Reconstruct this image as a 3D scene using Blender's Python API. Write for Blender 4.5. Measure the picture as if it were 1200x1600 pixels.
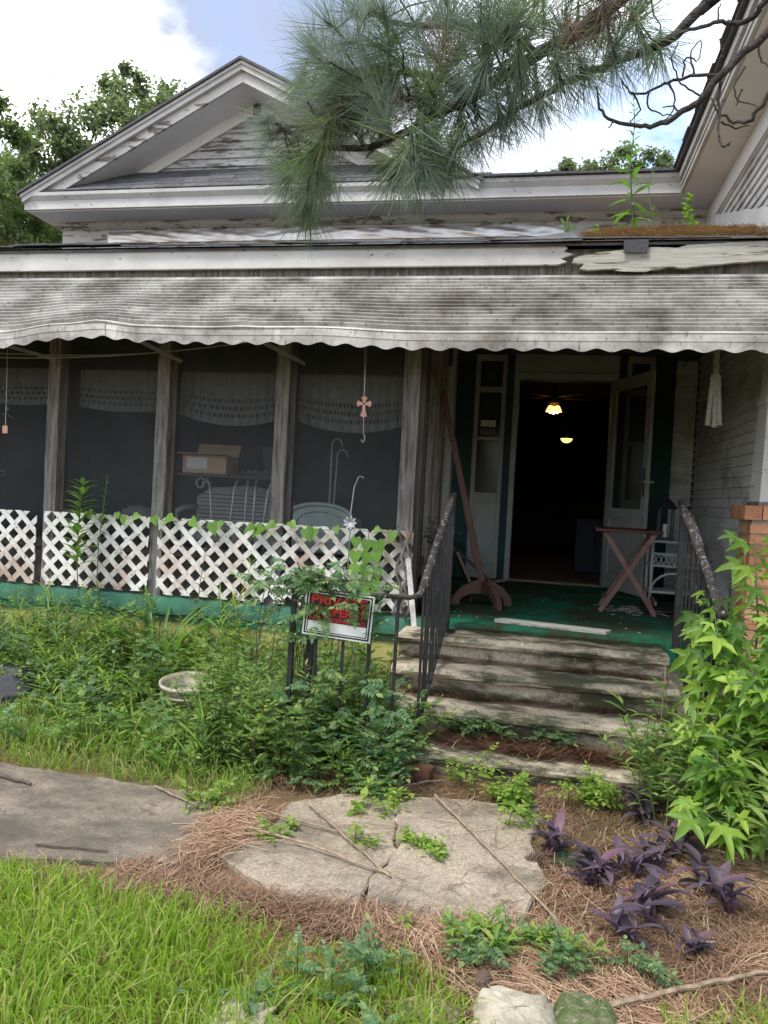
import bpy, math, random
import numpy as np
from math import sin, cos, pi, radians, sqrt, atan2
from mathutils import Vector, Matrix

for o in list(bpy.data.objects): bpy.data.objects.remove(o)
SC = bpy.context.scene
COL = SC.collection
rng = random.Random(7)
U = rng.uniform

# ------------------------------------------------------------ camera
cam = bpy.data.cameras.new('camera'); camo = bpy.data.objects.new('camera', cam); COL.objects.link(camo)
yaw, pit, rol = radians(11.7), radians(-1.5), radians(3.0)
f0 = Vector((-sin(yaw), cos(yaw), 0)); r0 = Vector((cos(yaw), sin(yaw), 0)); zz = Vector((0, 0, 1))
fw = cos(pit)*f0 + sin(pit)*zz; u0 = r0.cross(fw)
cr = cos(rol)*r0 + sin(rol)*u0; cu = cos(rol)*u0 - sin(rol)*r0
camo.matrix_world = Matrix(((cr.x, cu.x, -fw.x, 0), (cr.y, cu.y, -fw.y, 0), (cr.z, cu.z, -fw.z, 1.5), (0, 0, 0, 1)))
cam.sensor_fit = 'HORIZONTAL'; cam.sensor_width = 24.0; cam.lens = 24.0
cam.clip_start = 0.05; cam.clip_end = 600
SC.camera = camo

# ------------------------------------------------------------ sky, sun, exposure
SUN_EL, SUN_AZ = radians(58), radians(215)     # azimuth clockwise from +Y
W = bpy.data.worlds.new('World'); SC.world = W; W.use_nodes = True
nt = W.node_tree; nt.nodes.clear()
def wn(t, **k):
    n = nt.nodes.new(t)
    for a, b in k.items(): setattr(n, a, b)
    return n
out = wn('ShaderNodeOutputWorld'); bg = wn('ShaderNodeBackground')
sky = wn('ShaderNodeTexSky', sky_type='NISHITA', sun_disc=False, sun_elevation=SUN_EL, sun_rotation=SUN_AZ,
         altitude=50, air_density=1.0, dust_density=2.5, ozone_density=1.0)
tc = wn('ShaderNodeTexCoord'); mp = wn('ShaderNodeMapping')
mp.inputs['Scale'].default_value = (1, 1, 1.7); mp.inputs['Location'].default_value = (0.4, 4.1, 2.3)
n1 = wn('ShaderNodeTexNoise'); n1.inputs['Scale'].default_value = 1.25; n1.inputs['Detail'].default_value = 7; n1.inputs['Roughness'].default_value = 0.55
cr1 = wn('ShaderNodeValToRGB'); cr1.color_ramp.elements[0].position = 0.43; cr1.color_ramp.elements[1].position = 0.585
n2 = wn('ShaderNodeTexNoise'); n2.inputs['Scale'].default_value = 3.4; n2.inputs['Detail'].default_value = 6
cr2 = wn('ShaderNodeValToRGB'); cr2.color_ramp.elements[0].position = 0.38; cr2.color_ramp.elements[1].position = 0.56
cr2.color_ramp.elements[0].color = (1.55, 1.6, 1.9, 1); cr2.color_ramp.elements[1].color = (8.2, 8.25, 8.3, 1)
mx = wn('ShaderNodeMix', data_type='RGBA')
L = nt.links.new
L(tc.outputs['Generated'], mp.inputs['Vector']); L(mp.outputs[0], n1.inputs['Vector']); L(mp.outputs[0], n2.inputs['Vector'])
L(n1.outputs[0], cr1.inputs[0]); L(n2.outputs[0], cr2.inputs[0])
L(cr1.outputs[0], mx.inputs[0]); L(sky.outputs[0], mx.inputs[6]); L(cr2.outputs[0], mx.inputs[7])
L(mx.outputs[2], bg.inputs[0]); bg.inputs[1].default_value = 0.15; L(bg.outputs[0], out.inputs[0])

sl = bpy.data.lights.new('sun', 'SUN'); sl.energy = 1.5; sl.angle = radians(14); sl.color = (1.0, 0.95, 0.86)
so = bpy.data.objects.new('sun', sl); COL.objects.link(so)
sd = Vector((sin(SUN_AZ)*cos(SUN_EL), cos(SUN_AZ)*cos(SUN_EL), sin(SUN_EL)))
so.rotation_euler = sd.to_track_quat('Z', 'Y').to_euler(); so.location = (-3, -6, 9)

SC.render.engine = 'CYCLES'
SC.view_settings.view_transform = 'Standard'; SC.view_settings.look = 'None'
SC.view_settings.exposure = 1.4; SC.view_settings.gamma = 1.0
SC.view_settings.use_curve_mapping = False
SC.cycles.max_bounces = 5; SC.cycles.diffuse_bounces = 4; SC.cycles.glossy_bounces = 2; SC.cycles.transmission_bounces = 2; SC.cycles.transparent_max_bounces = 10; SC.cycles.adaptive_threshold = 0.02; SC.cycles.caustics_reflective = False; SC.cycles.caustics_refractive = False

# ------------------------------------------------------------ materials
def nodes_of(name):
    m = bpy.data.materials.new(name); m.use_nodes = True
    t = m.node_tree; b = t.nodes['Principled BSDF']
    return m, t, b
def ramp(t, fac, stops):
    r = t.nodes.new('ShaderNodeValToRGB'); e = r.color_ramp.elements
    while len(e) < len(stops): e.new(0.5)
    for el, (p, c) in zip(e, stops): el.position = p; el.color = (*c, 1) if len(c) == 3 else c
    t.links.new(fac, r.inputs[0]); return r.outputs[0]
def noise(t, vec, scale, detail=5, rough=0.6, stretch=(1, 1, 1), dist=0.0):
    m = t.nodes.new('ShaderNodeMapping'); m.inputs['Scale'].default_value = stretch
    t.links.new(vec, m.inputs['Vector'])
    n = t.nodes.new('ShaderNodeTexNoise'); n.inputs['Scale'].default_value = scale
    n.inputs['Detail'].default_value = detail; n.inputs['Roughness'].default_value = rough
    n.inputs['Distortion'].default_value = dist
    t.links.new(m.outputs[0], n.inputs['Vector']); return n.outputs[0]
def mixc(t, fac, a, b, mode='MIX'):
    m = t.nodes.new('ShaderNodeMix'); m.data_type = 'RGBA'; m.blend_type = mode
    for s, v in ((0, fac), (6, a), (7, b)):
        if isinstance(v, (int, float)): m.inputs[s].default_value = v
        elif isinstance(v, tuple): m.inputs[s].default_value = (*v, 1)
        else: t.links.new(v, m.inputs[s])
    return m.outputs[2]
def coords(t, local=False):
    # object coordinates shifted by a random amount for each object, so that alike pieces differ
    if not local: return t.nodes.new('ShaderNodeNewGeometry').outputs['Position']
    c = t.nodes.new('ShaderNodeTexCoord')
    oi = t.nodes.new('ShaderNodeObjectInfo'); mul = t.nodes.new('ShaderNodeVectorMath'); mul.operation = 'MULTIPLY'
    cb = t.nodes.new('ShaderNodeCombineXYZ')
    for i in range(3): t.links.new(oi.outputs['Random'], cb.inputs[i])
    mul.inputs[1].default_value = (37, 91, 53); t.links.new(cb.outputs[0], mul.inputs[0])
    ad = t.nodes.new('ShaderNodeVectorMath'); t.links.new(c.outputs['Object'], ad.inputs[0]); t.links.new(mul.outputs[0], ad.inputs[1])
    return ad.outputs[0]
def bump(t, b, h, strength=0.3, dist=0.01):
    n = t.nodes.new('ShaderNodeBump'); n.inputs['Strength'].default_value = strength; n.inputs['Distance'].default_value = dist
    t.links.new(h, n.inputs['Height']); t.links.new(n.outputs[0], b.inputs['Normal'])
def surf(name, c1, c2, scale=4, stretch=(1, 1, 1), rough=0.75, wear=None, wear_scale=8, wear_at=(0.55, 0.62), wear_stretch=(1, 1, 1),
         stain=None, stain_scale=1.2, stain_at=(0.45, 0.7), stain_stretch=(1, 1, 1), bstr=0.3, bdist=0.004, bscale=None, local=False, rnd=0.0, spec=0.3):
    m, t, b = nodes_of(name); v = coords(t, local)
    n = noise(t, v, scale, 4, 0.62, stretch)
    c = ramp(t, n, [(0.3, c1), (0.7, c2)])
    if stain:
        s = noise(t, v, stain_scale, 5, 0.68, stain_stretch)
        c = mixc(t, ramp(t, s, [(stain_at[0], (0, 0, 0)), (stain_at[1], (1, 1, 1))]), c, stain)
    if wear:
        w = noise(t, v, wear_scale, 5, 0.7, wear_stretch)
        wm = ramp(t, w, [(wear_at[0], (0, 0, 0)), (wear_at[1], (1, 1, 1))])
        c = mixc(t, wm, c, wear)
    if rnd:
        oi = t.nodes.new('ShaderNodeObjectInfo')
        c = mixc(t, 1.0, c, ramp(t, oi.outputs['Random'], [(0, (1-rnd,)*3), (1, (1, 1, 1))]), 'MULTIPLY')
    t.links.new(c, b.inputs['Base Color'])
    b.inputs['Roughness'].default_value = rough; b.inputs['Specular IOR Level'].default_value = spec
    bn = noise(t, v, bscale or scale*4, 3, 0.7, stretch); bump(t, b, bn, bstr, bdist)
    return m
def leafm(name, c1, c2, trans=0.35, rough=0.5, c3=None, perobj=False, tcol=1.6):
    m, t, b = nodes_of(name)
    if perobj: r = t.nodes.new('ShaderNodeObjectInfo').outputs['Random']
    else: r = t.nodes.new('ShaderNodeNewGeometry').outputs['Random Per Island']
    st = [(0.0, c1), (0.8, c2)] if not c3 else [(0.0, c1), (0.75, c2), (0.93, c3)]
    c = ramp(t, r, st)
    v = coords(t); n = noise(t, v, 30, 1)
    c = mixc(t, 0.5, c, ramp(t, n, [(0.3, (0.7, 0.7, 0.7)), (0.7, (1, 1, 1))]), 'MULTIPLY')
    t.links.new(c, b.inputs['Base Color']); b.inputs['Roughness'].default_value = rough
    b.inputs['Specular IOR Level'].default_value = 0.35
    tr = t.nodes.new('ShaderNodeBsdfTranslucent'); t.links.new(mixc(t, 1.0, c, (tcol, tcol*1.1, tcol*0.5), 'MULTIPLY'), tr.inputs[0])
    ms = t.nodes.new('ShaderNodeMixShader'); ms.inputs[0].default_value = trans
    t.links.new(b.outputs[0], ms.inputs[1]); t.links.new(tr.outputs[0], ms.inputs[2])
    t.links.new(ms.outputs[0], t.nodes['Material Output'].inputs[0])
    return m
def plain(name, c, rough=0.6, metal=0.0, emit=None, es=0.0):
    m, t, b = nodes_of(name)
    v = coords(t); n = noise(t, v, 14, 5)
    t.links.new(ramp(t, n, [(0.3, tuple(x*0.75 for x in c)), (0.7, c)]), b.inputs['Base Color'])
    b.inputs['Roughness'].default_value = rough; b.inputs['Metallic'].default_value = metal
    if emit: b.inputs['Emission Color'].default_value = (*emit, 1); b.inputs['Emission Strength'].default_value = es
    return m
M = {}
M['white'] = surf('old_white_paint', (0.41, 0.405, 0.39), (0.52, 0.512, 0.49), 3, stain=(0.33, 0.32, 0.29), stain_scale=2.2, stain_at=(0.5, 0.8),
                  wear=(0.17, 0.15, 0.13), wear_scale=9, wear_at=(0.63, 0.66), wear_stretch=(1, 1, 2.5), bstr=0.25)
M['peel'] = surf('peeling_white_paint', (0.42, 0.41, 0.39), (0.56, 0.55, 0.52), 3, wear=(0.16, 0.14, 0.12), wear_scale=5, wear_at=(0.53, 0.57), wear_stretch=(0.7, 1, 3), bstr=0.5)
M['clap'] = surf('flaking_clapboard_paint', (0.40, 0.40, 0.38), (0.58, 0.57, 0.55), 3, wear=(0.17, 0.155, 0.14), wear_scale=4, wear_at=(0.5, 0.58), wear_stretch=(0.8, 1, 5), bstr=0.5)
M['soffit'] = surf('greyed_white_paint', (0.62, 0.63, 0.64), (0.74, 0.75, 0.76), 2, bstr=0.15)
M['wingside'] = surf('grey_white_siding_paint', (0.47, 0.47, 0.46), (0.64, 0.64, 0.62), 2.5, stretch=(1, 0.5, 3), stain=(0.22, 0.21, 0.19), stain_scale=3, stain_at=(0.5, 0.75), wear=(0.13, 0.12, 0.11), wear_scale=10, wear_at=(0.64, 0.67), wear_stretch=(1, .5, 2), rnd=0.12)
M['wood'] = surf('weathered_grey_wood', (0.07, 0.063, 0.058), (0.25, 0.235, 0.215), 7, (6, 6, 0.55), rough=0.85, wear=(0.42, 0.41, 0.38), wear_scale=9, wear_at=(0.64, 0.68), wear_stretch=(4, 4, 0.8), bstr=0.9, bdist=0.012, local=True)
M['darkwood'] = surf('dark_wood', (0.04, 0.035, 0.032), (0.09, 0.08, 0.07), 6, (4, 4, 0.6), rough=0.8, bstr=0.5)
M['tanwood'] = surf('tan_wood_strip', (0.16, 0.11, 0.07), (0.30, 0.22, 0.15), 8, (5, 5, 0.6), rough=0.8, bstr=0.5)
M['rotwood'] = surf('rotten_fascia_wood', (0.27, 0.265, 0.23), (0.42, 0.415, 0.37), 9, (0.4, 3, 7), rough=0.9, wear=(0.14, 0.12, 0.09), wear_scale=7, wear_at=(0.57, 0.62), wear_stretch=(0.5, 2, 7), bstr=0.5, bdist=0.008)
M['awning'] = surf('mildewed_awning_metal', (0.36, 0.355, 0.335), (0.52, 0.515, 0.485), 5, (1, 2, 2), rough=0.5, stain=(0.15, 0.138, 0.122), stain_scale=2.1, stain_at=(0.38, 0.66), stain_stretch=(1.25, 1.5, 1.5),
                   wear=(0.10, 0.093, 0.082), wear_scale=26, wear_at=(0.56, 0.70), wear_stretch=(1.6, 0.5, 0.5), bstr=0.1, bdist=0.003, spec=0.4)
M['shingle'] = surf('asphalt_shingle', (0.075, 0.076, 0.083), (0.14, 0.14, 0.15), 20, rough=0.95, bstr=0.8, bdist=0.004, bscale=180, rnd=0.35)
M['felt'] = surf('roofing_felt', (0.055, 0.056, 0.06), (0.11, 0.11, 0.116), 9, rough=0.9, bstr=0.6)
M['block'] = surf('yellow_painted_block', (0.38, 0.35, 0.12), (0.48, 0.45, 0.17), 6, stain=(0.17, 0.16, 0.07), stain_scale=3, stain_at=(0.5, 0.75), rough=0.9, bstr=0.5, rnd=0.1)
M['carpet'] = surf('green_outdoor_carpet', (0.008, 0.125, 0.07), (0.02, 0.20, 0.12), 12, rough=0.95, stain=(0.045, 0.062, 0.034), stain_scale=2.6, stain_at=(0.38, 0.56),
                   wear=(0.16, 0.17, 0.14), wear_scale=26, wear_at=(0.69, 0.72), bstr=1.0, bdist=0.006, bscale=260, spec=0.1)
M['carpetedge'] = surf('faded_green_carpet_edge', (0.035, 0.125, 0.085), (0.07, 0.175, 0.12), 12, rough=0.95, stain=(0.05, 0.10, 0.06), stain_scale=4, bstr=1.0, bdist=0.006, bscale=220, spec=0.1)
def concrete(name, lo, hi, moss, moss_at, speck=True):
    m, t, b = nodes_of(name); v = coords(t)
    c = ramp(t, noise(t, v, 1.6, 7, 0.65), [(0.32, lo), (0.68, hi)])
    vo = t.nodes.new('ShaderNodeTexVoronoi'); vo.inputs['Scale'].default_value = 130; t.links.new(v, vo.inputs['Vector'])
    sp = ramp(t, vo.outputs['Color'], [(0.05, (0.62, 0.60, 0.58)), (0.5, (1, 1, 1)), (0.95, (1.35, 1.32, 1.22))])
    c = mixc(t, 0.85, c, sp, 'MULTIPLY')
    s = noise(t, v, 2.6, 8, 0.72, (0.6, 1, 1.8))
    c = mixc(t, ramp(t, s, [(moss_at[0], (0, 0, 0)), (moss_at[1], (1, 1, 1))]), c, moss)
    s2 = noise(t, v, 7.5, 8, 0.75)
    c = mixc(t, ramp(t, s2, [(0.54, (0, 0, 0)), (0.68, (0.8, 0.8, 0.8))]), c, tuple(x*0.55 for x in moss))
    t.links.new(c, b.inputs['Base Color']); b.inputs['Roughness'].default_value = 0.92; b.inputs['Specular IOR Level'].default_value = 0.2
    bump(t, b, noise(t, v, 160, 5, 0.7), 0.5, 0.003); return m
M['steps'] = concrete('old_step_concrete', (0.26, 0.22, 0.165), (0.50, 0.435, 0.34), (0.058, 0.058, 0.034), (0.455, 0.57))
M['slab'] = concrete('path_concrete', (0.23, 0.195, 0.15), (0.37, 0.31, 0.24), (0.13, 0.112, 0.086), (0.47, 0.66))
M['walk'] = concrete('grey_sidewalk_concrete', (0.14, 0.122, 0.098), (0.27, 0.225, 0.172), (0.092, 0.08, 0.062), (0.42, 0.60))
M['stone'] = surf('pale_stone', (0.33, 0.29, 0.22), (0.47, 0.42, 0.33), 7, rough=0.95, stain=(0.16, 0.15, 0.10), stain_scale=6, bstr=0.8, bdist=0.01, bscale=60)
M['moss'] = surf('mossy_stone', (0.06, 0.10, 0.028), (0.15, 0.20, 0.065), 40, rough=1, stain=(0.22, 0.20, 0.14), stain_scale=16, stain_at=(0.46, 0.62), wear=(0.32, 0.30, 0.23), wear_scale=34, wear_at=(0.56, 0.64), bstr=1.0, bdist=0.02, bscale=110)
M['lattice'] = surf('dirty_white_lattice', (0.56, 0.55, 0.51), (0.68, 0.67, 0.63), 6, stain=(0.36, 0.26, 0.21), stain_scale=2.2, stain_at=(0.48, 0.68), wear=(0.20, 0.16, 0.12), wear_scale=20, wear_at=(0.58, 0.66), rough=0.6, bstr=0.3)
M['iron'] = surf('rusty_black_iron', (0.010, 0.010, 0.011), (0.026, 0.025, 0.025), 15, rough=0.55, wear=(0.42, 0.41, 0.39), wear_scale=42, wear_at=(0.68, 0.71), wear_stretch=(1, 1, 0.6), stain=(0.06, 0.03, 0.024), stain_scale=12, stain_at=(0.62, 0.70), bstr=0.5, bdist=0.003)
M['rail'] = surf('flaking_iron_handrail', (0.022, 0.02, 0.019), (0.06, 0.052, 0.047), 18, rough=0.8, wear=(0.38, 0.35, 0.32), wear_scale=40, wear_at=(0.57, 0.63), stain=(0.16, 0.06, 0.05), stain_scale=9, stain_at=(0.62, 0.68), bstr=0.7, bdist=0.004)
M['brown'] = surf('brown_painted_wood', (0.075, 0.036, 0.026), (0.12, 0.062, 0.043), 8, (3, 3, 0.7), rough=0.6, bstr=0.3)
M['maroon'] = surf('maroon_painted_wood', (0.075, 0.022, 0.020), (0.12, 0.045, 0.038), 8, (3, 3, 1), rough=0.5, bstr=0.3)
M['mauve'] = surf('mauve_brown_wood', (0.13, 0.07, 0.058), (0.21, 0.12, 0.098), 8, (3, 3, 0.7), rough=0.6, bstr=0.3)
M['doorwhite'] = surf('dull_white_door_paint', (0.25, 0.26, 0.24), (0.34, 0.35, 0.32), 4, rough=0.5, stain=(0.34, 0.33, 0.28), stain_scale=3, stain_at=(0.52, 0.8), bstr=0.15)
M['dgreen'] = surf('dark_green_paint', (0.003, 0.028, 0.026), (0.006, 0.048, 0.043), 5, rough=0.6, bstr=0.2)
M['ceil'] = surf('porch_ceiling_paint', (0.10, 0.12, 0.13), (0.14, 0.16, 0.17), 5, rough=0.8)
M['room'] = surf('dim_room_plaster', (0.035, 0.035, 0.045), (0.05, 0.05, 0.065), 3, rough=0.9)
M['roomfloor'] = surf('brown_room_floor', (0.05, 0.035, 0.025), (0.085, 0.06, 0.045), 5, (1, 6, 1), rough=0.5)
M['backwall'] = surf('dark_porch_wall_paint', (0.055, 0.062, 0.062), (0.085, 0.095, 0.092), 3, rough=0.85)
M['mortar'] = surf('mortar', (0.26, 0.22, 0.18), (0.36, 0.31, 0.26), 20, rough=0.95, bstr=0.6)
def brickmat():
    m, t, b = nodes_of('orange_brick'); v = coords(t, True)
    oi = t.nodes.new('ShaderNodeObjectInfo')
    c = ramp(t, oi.outputs['Random'], [(0, (0.24, 0.095, 0.05)), (0.5, (0.40, 0.19, 0.10)), (1, (0.50, 0.29, 0.17))])
    c = mixc(t, 0.6, c, ramp(t, noise(t, v, 10, 6), [(0.3, (0.55, 0.5, 0.45)), (0.7, (1.1, 1.1, 1.1))]), 'MULTIPLY')
    c = mixc(t, ramp(t, noise(t, v, 18, 7), [(0.62, (0, 0, 0)), (0.7, (0.7, 0.7, 0.7))]), c, (0.12, 0.07, 0.05))
    t.links.new(c, b.inputs['Base Color']); b.inputs['Roughness'].default_value = 0.9
    bump(t, b, noise(t, v, 60, 7), 0.6, 0.004); return m
M['brick'] = brickmat()
M['foil'] = surf('crinkled_aluminium_flashing', (0.40, 0.35, 0.31), (0.58, 0.55, 0.52), 3, rough=0.38, bstr=0.15, bdist=0.01, bscale=6)
M['foil'].node_tree.nodes['Principled BSDF'].inputs['Metallic'].default_value = 0.95
M['paleflash'] = surf('grey_flashing', (0.42, 0.42, 0.41), (0.55, 0.54, 0.53), 5, rough=0.6, bstr=0.5, bdist=0.02, bscale=6)
M['card'] = surf('cardboard', (0.38, 0.28, 0.20), (0.48, 0.36, 0.27), 8, rough=0.9)
M['paper'] = plain('white_paper', (0.62, 0.61, 0.58), 0.8)
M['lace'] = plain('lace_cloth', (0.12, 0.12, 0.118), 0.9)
M['wicker'] = surf('white_wicker', (0.48, 0.48, 0.46), (0.62, 0.62, 0.60), 30, (1, 1, 5), rough=0.8, bstr=1, bdist=0.008)
M['wickerw'] = surf('bright_white_wicker', (0.50, 0.50, 0.48), (0.62, 0.62, 0.60), 30, (1, 1, 5), rough=0.7, bstr=0.5, bdist=0.004)
M['gplastic'] = plain('grey_green_plastic', (0.30, 0.37, 0.35), 0.45)
M['dmetal'] = plain('dark_metal', (0.05, 0.052, 0.055), 0.45, 0.6)
M['gmetal'] = plain('grey_metal', (0.40, 0.40, 0.40), 0.4, 0.5)
M['signblack'] = plain('sign_black', (0.012, 0.012, 0.013), 0.4)
M['dirtywhite'] = surf('dirty_white_stake', (0.38, 0.37, 0.34), (0.55, 0.54, 0.50), 9, stain=(0.2, .18, .15), stain_scale=8)
M['signwhite'] = plain('sign_white', (0.72, 0.72, 0.72), 0.4)
M['signred'] = plain('sign_red', (0.62, 0.012, 0.015), 0.4)
M['copper'] = plain('pink_copper', (0.52, 0.27, 0.20), 0.4, 0.4)
M['rope'] = surf('cream_rope', (0.17, 0.165, 0.135), (0.26, 0.25, 0.205), 60, rough=0.95, bstr=0.6)
M['bucket'] = surf('dirty_white_plastic', (0.33, 0.30, 0.23), (0.46, 0.42, 0.34), 6, rough=0.7, stain=(0.17, 0.135, 0.09), stain_scale=6, stain_at=(0.42, 0.62))
M['soil'] = surf('dark_soil', (0.03, 0.022, 0.016), (0.07, 0.052, 0.038), 15, rough=1, bstr=1, bdist=0.02)
M['greyplaster'] = surf('dark_grey_shingle_scrap', (0.045, 0.046, 0.052), (0.085, 0.086, 0.095), 60, rough=0.95, bstr=0.9, bdist=0.004)
M['rustbrown'] = plain('rust_brown', (0.20, 0.075, 0.03), 0.8)
M['stick'] = surf('dry_pale_stick', (0.16, 0.115, 0.075), (0.33, 0.255, 0.18), 30, rough=0.9, bstr=0.9, bdist=0.004)
M['twig'] = surf('dark_twig', (0.06, 0.045, 0.036), (0.12, 0.09, 0.072), 14, rough=0.9, bstr=0.6)
M['bark'] = surf('pine_bark', (0.026, 0.023, 0.022), (0.07, 0.058, 0.053), 12, (1, 1, 0.5), rough=0.95, bstr=1, bdist=0.03)
M['treebark'] = surf('grey_tree_bark', (0.07, 0.06, 0.05), (0.14, 0.12, 0.10), 9, (1, 1, 0.4), rough=0.95, bstr=1, bdist=0.03)
M['straw'] = leafm('pine_straw', (0.18, 0.098, 0.06), (0.38, 0.235, 0.148), 0.1, 0.7, (0.52, 0.38, 0.26), tcol=1.0)
M['redstraw'] = leafm('rusty_pine_straw', (0.18, 0.075, 0.045), (0.36, 0.175, 0.10), 0.1, 0.7, (0.45, 0.28, 0.18), tcol=1.0)
M['needle'] = leafm('pine_needle_green', (0.085, 0.122, 0.108), (0.15, 0.195, 0.155), 0.4, 0.5, (0.19, 0.23, 0.16))
M['deadneedle'] = leafm('pine_needle_brown', (0.10, 0.06, 0.05), (0.17, 0.10, 0.08), 0.2, 0.6)
M['grass'] = leafm('lawn_grass', (0.15, 0.25, 0.028), (0.29, 0.41, 0.062), 0.55, 0.5, (0.46, 0.44, 0.2))
M['grass2'] = leafm('weedy_grass', (0.12, 0.20, 0.036), (0.24, 0.34, 0.075), 0.5, 0.5, (0.42, 0.38, 0.2))
M['weedA'] = leafm('weed_mid_green', (0.10, 0.19, 0.05), (0.21, 0.32, 0.085), 0.5, 0.5, (0.34, 0.40, 0.13))
M['weedB'] = leafm('weed_blue_green', (0.085, 0.175, 0.085), (0.16, 0.265, 0.125), 0.48, 0.5, (0.27, 0.35, 0.14))
M['weedC'] = leafm('weed_yellow_green', (0.14, 0.24, 0.04), (0.25, 0.37, 0.075), 0.5, 0.5, (0.37, 0.42, 0.12))
M['stemg'] = plain('green_stem', (0.07, 0.11, 0.04), 0.7)
M['stemr'] = plain('woody_stem', (0.085, 0.06, 0.045), 0.8)
M['gum'] = leafm('sweetgum_leaf', (0.065, 0.155, 0.02), (0.19, 0.33, 0.045), 0.45, 0.4, (0.33, 0.46, 0.08), perobj=True)
M['heart'] = leafm('heart_leaf', (0.10, 0.22, 0.03), (0.17, 0.32, 0.05), 0.4, 0.4, perobj=True)
M['lance'] = leafm('lance_leaf', (0.065, 0.15, 0.03), (0.14, 0.26, 0.055), 0.4, 0.4, perobj=True)
M['purple'] = leafm('purple_heart_leaf', (0.058, 0.040, 0.060), (0.105, 0.078, 0.108), 0.2, 0.45, (0.15, 0.08, 0.11), perobj=True, tcol=1.0)
M['treeA'] = leafm('tree_leaf_hazy', (0.105, 0.135, 0.10), (0.17, 0.205, 0.145), 0.45, 0.55)
M['treeB'] = leafm('tree_leaf_bright', (0.085, 0.125, 0.065), (0.15, 0.195, 0.095), 0.45, 0.55)
def screenmat():
    m, t, b = nodes_of('insect_screen')
    b.inputs['Base Color'].default_value = (0.085, 0.092, 0.098, 1); b.inputs['Roughness'].default_value = 0.8
    tr = t.nodes.new('ShaderNodeBsdfTransparent'); ms = t.nodes.new('ShaderNodeMixShader')
    v = coords(t); n = noise(t, v, 2.0, 4)
    r = ramp(t, n, [(0.3, (0.20,)*3), (0.7, (0.28,)*3)])
    t.links.new(r, ms.inputs[0]); t.links.new(tr.outputs[0], ms.inputs[1]); t.links.new(b.outputs[0], ms.inputs[2])
    t.links.new(ms.outputs[0], t.nodes['Material Output'].inputs[0]); return m
M['screen'] = screenmat()
def glassmat():
    m, t, b = nodes_of('dusty_glass')
    b.inputs['Base Color'].default_value = (0.05, 0.055, 0.05, 1); b.inputs['Roughness'].default_value = 0.15
    tr = t.nodes.new('ShaderNodeBsdfTransparent'); ms = t.nodes.new('ShaderNodeMixShader'); ms.inputs[0].default_value = 0.35
    t.links.new(tr.outputs[0], ms.inputs[1]); t.links.new(b.outputs[0], ms.inputs[2])
    t.links.new(ms.outputs[0], t.nodes['Material Output'].inputs[0]); return m
M['glass'] = glassmat()
def groundmat():
    m, t, b = nodes_of('straw_strewn_earth'); v = coords(t)
    c = ramp(t, noise(t, v, 5, 8, 0.7), [(0.3, (0.15, 0.095, 0.06)), (0.7, (0.30, 0.20, 0.13))])
    c2 = ramp(t, noise(t, v, 40, 6, 0.7, (1, 4, 1), 1.5), [(0.35, (0.55, 0.5, 0.45)), (0.65, (1.3, 1.25, 1.15))])
    c = mixc(t, 0.9, c, c2, 'MULTIPLY')
    far = ramp(t, noise(t, v, 0.35, 4), [(0.48, (0, 0, 0)), (0.6, (1, 1, 1))])
    c = mixc(t, far, c, (0.15, 0.165, 0.07))
    t.links.new(c, b.inputs['Base Color']); b.inputs['Roughness'].default_value = 1; b.inputs['Specular IOR Level'].default_value = 0.1
    bump(t, b, noise(t, v, 60, 8, 0.7), 1.0, 0.02); return m
M['ground'] = groundmat()

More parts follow.
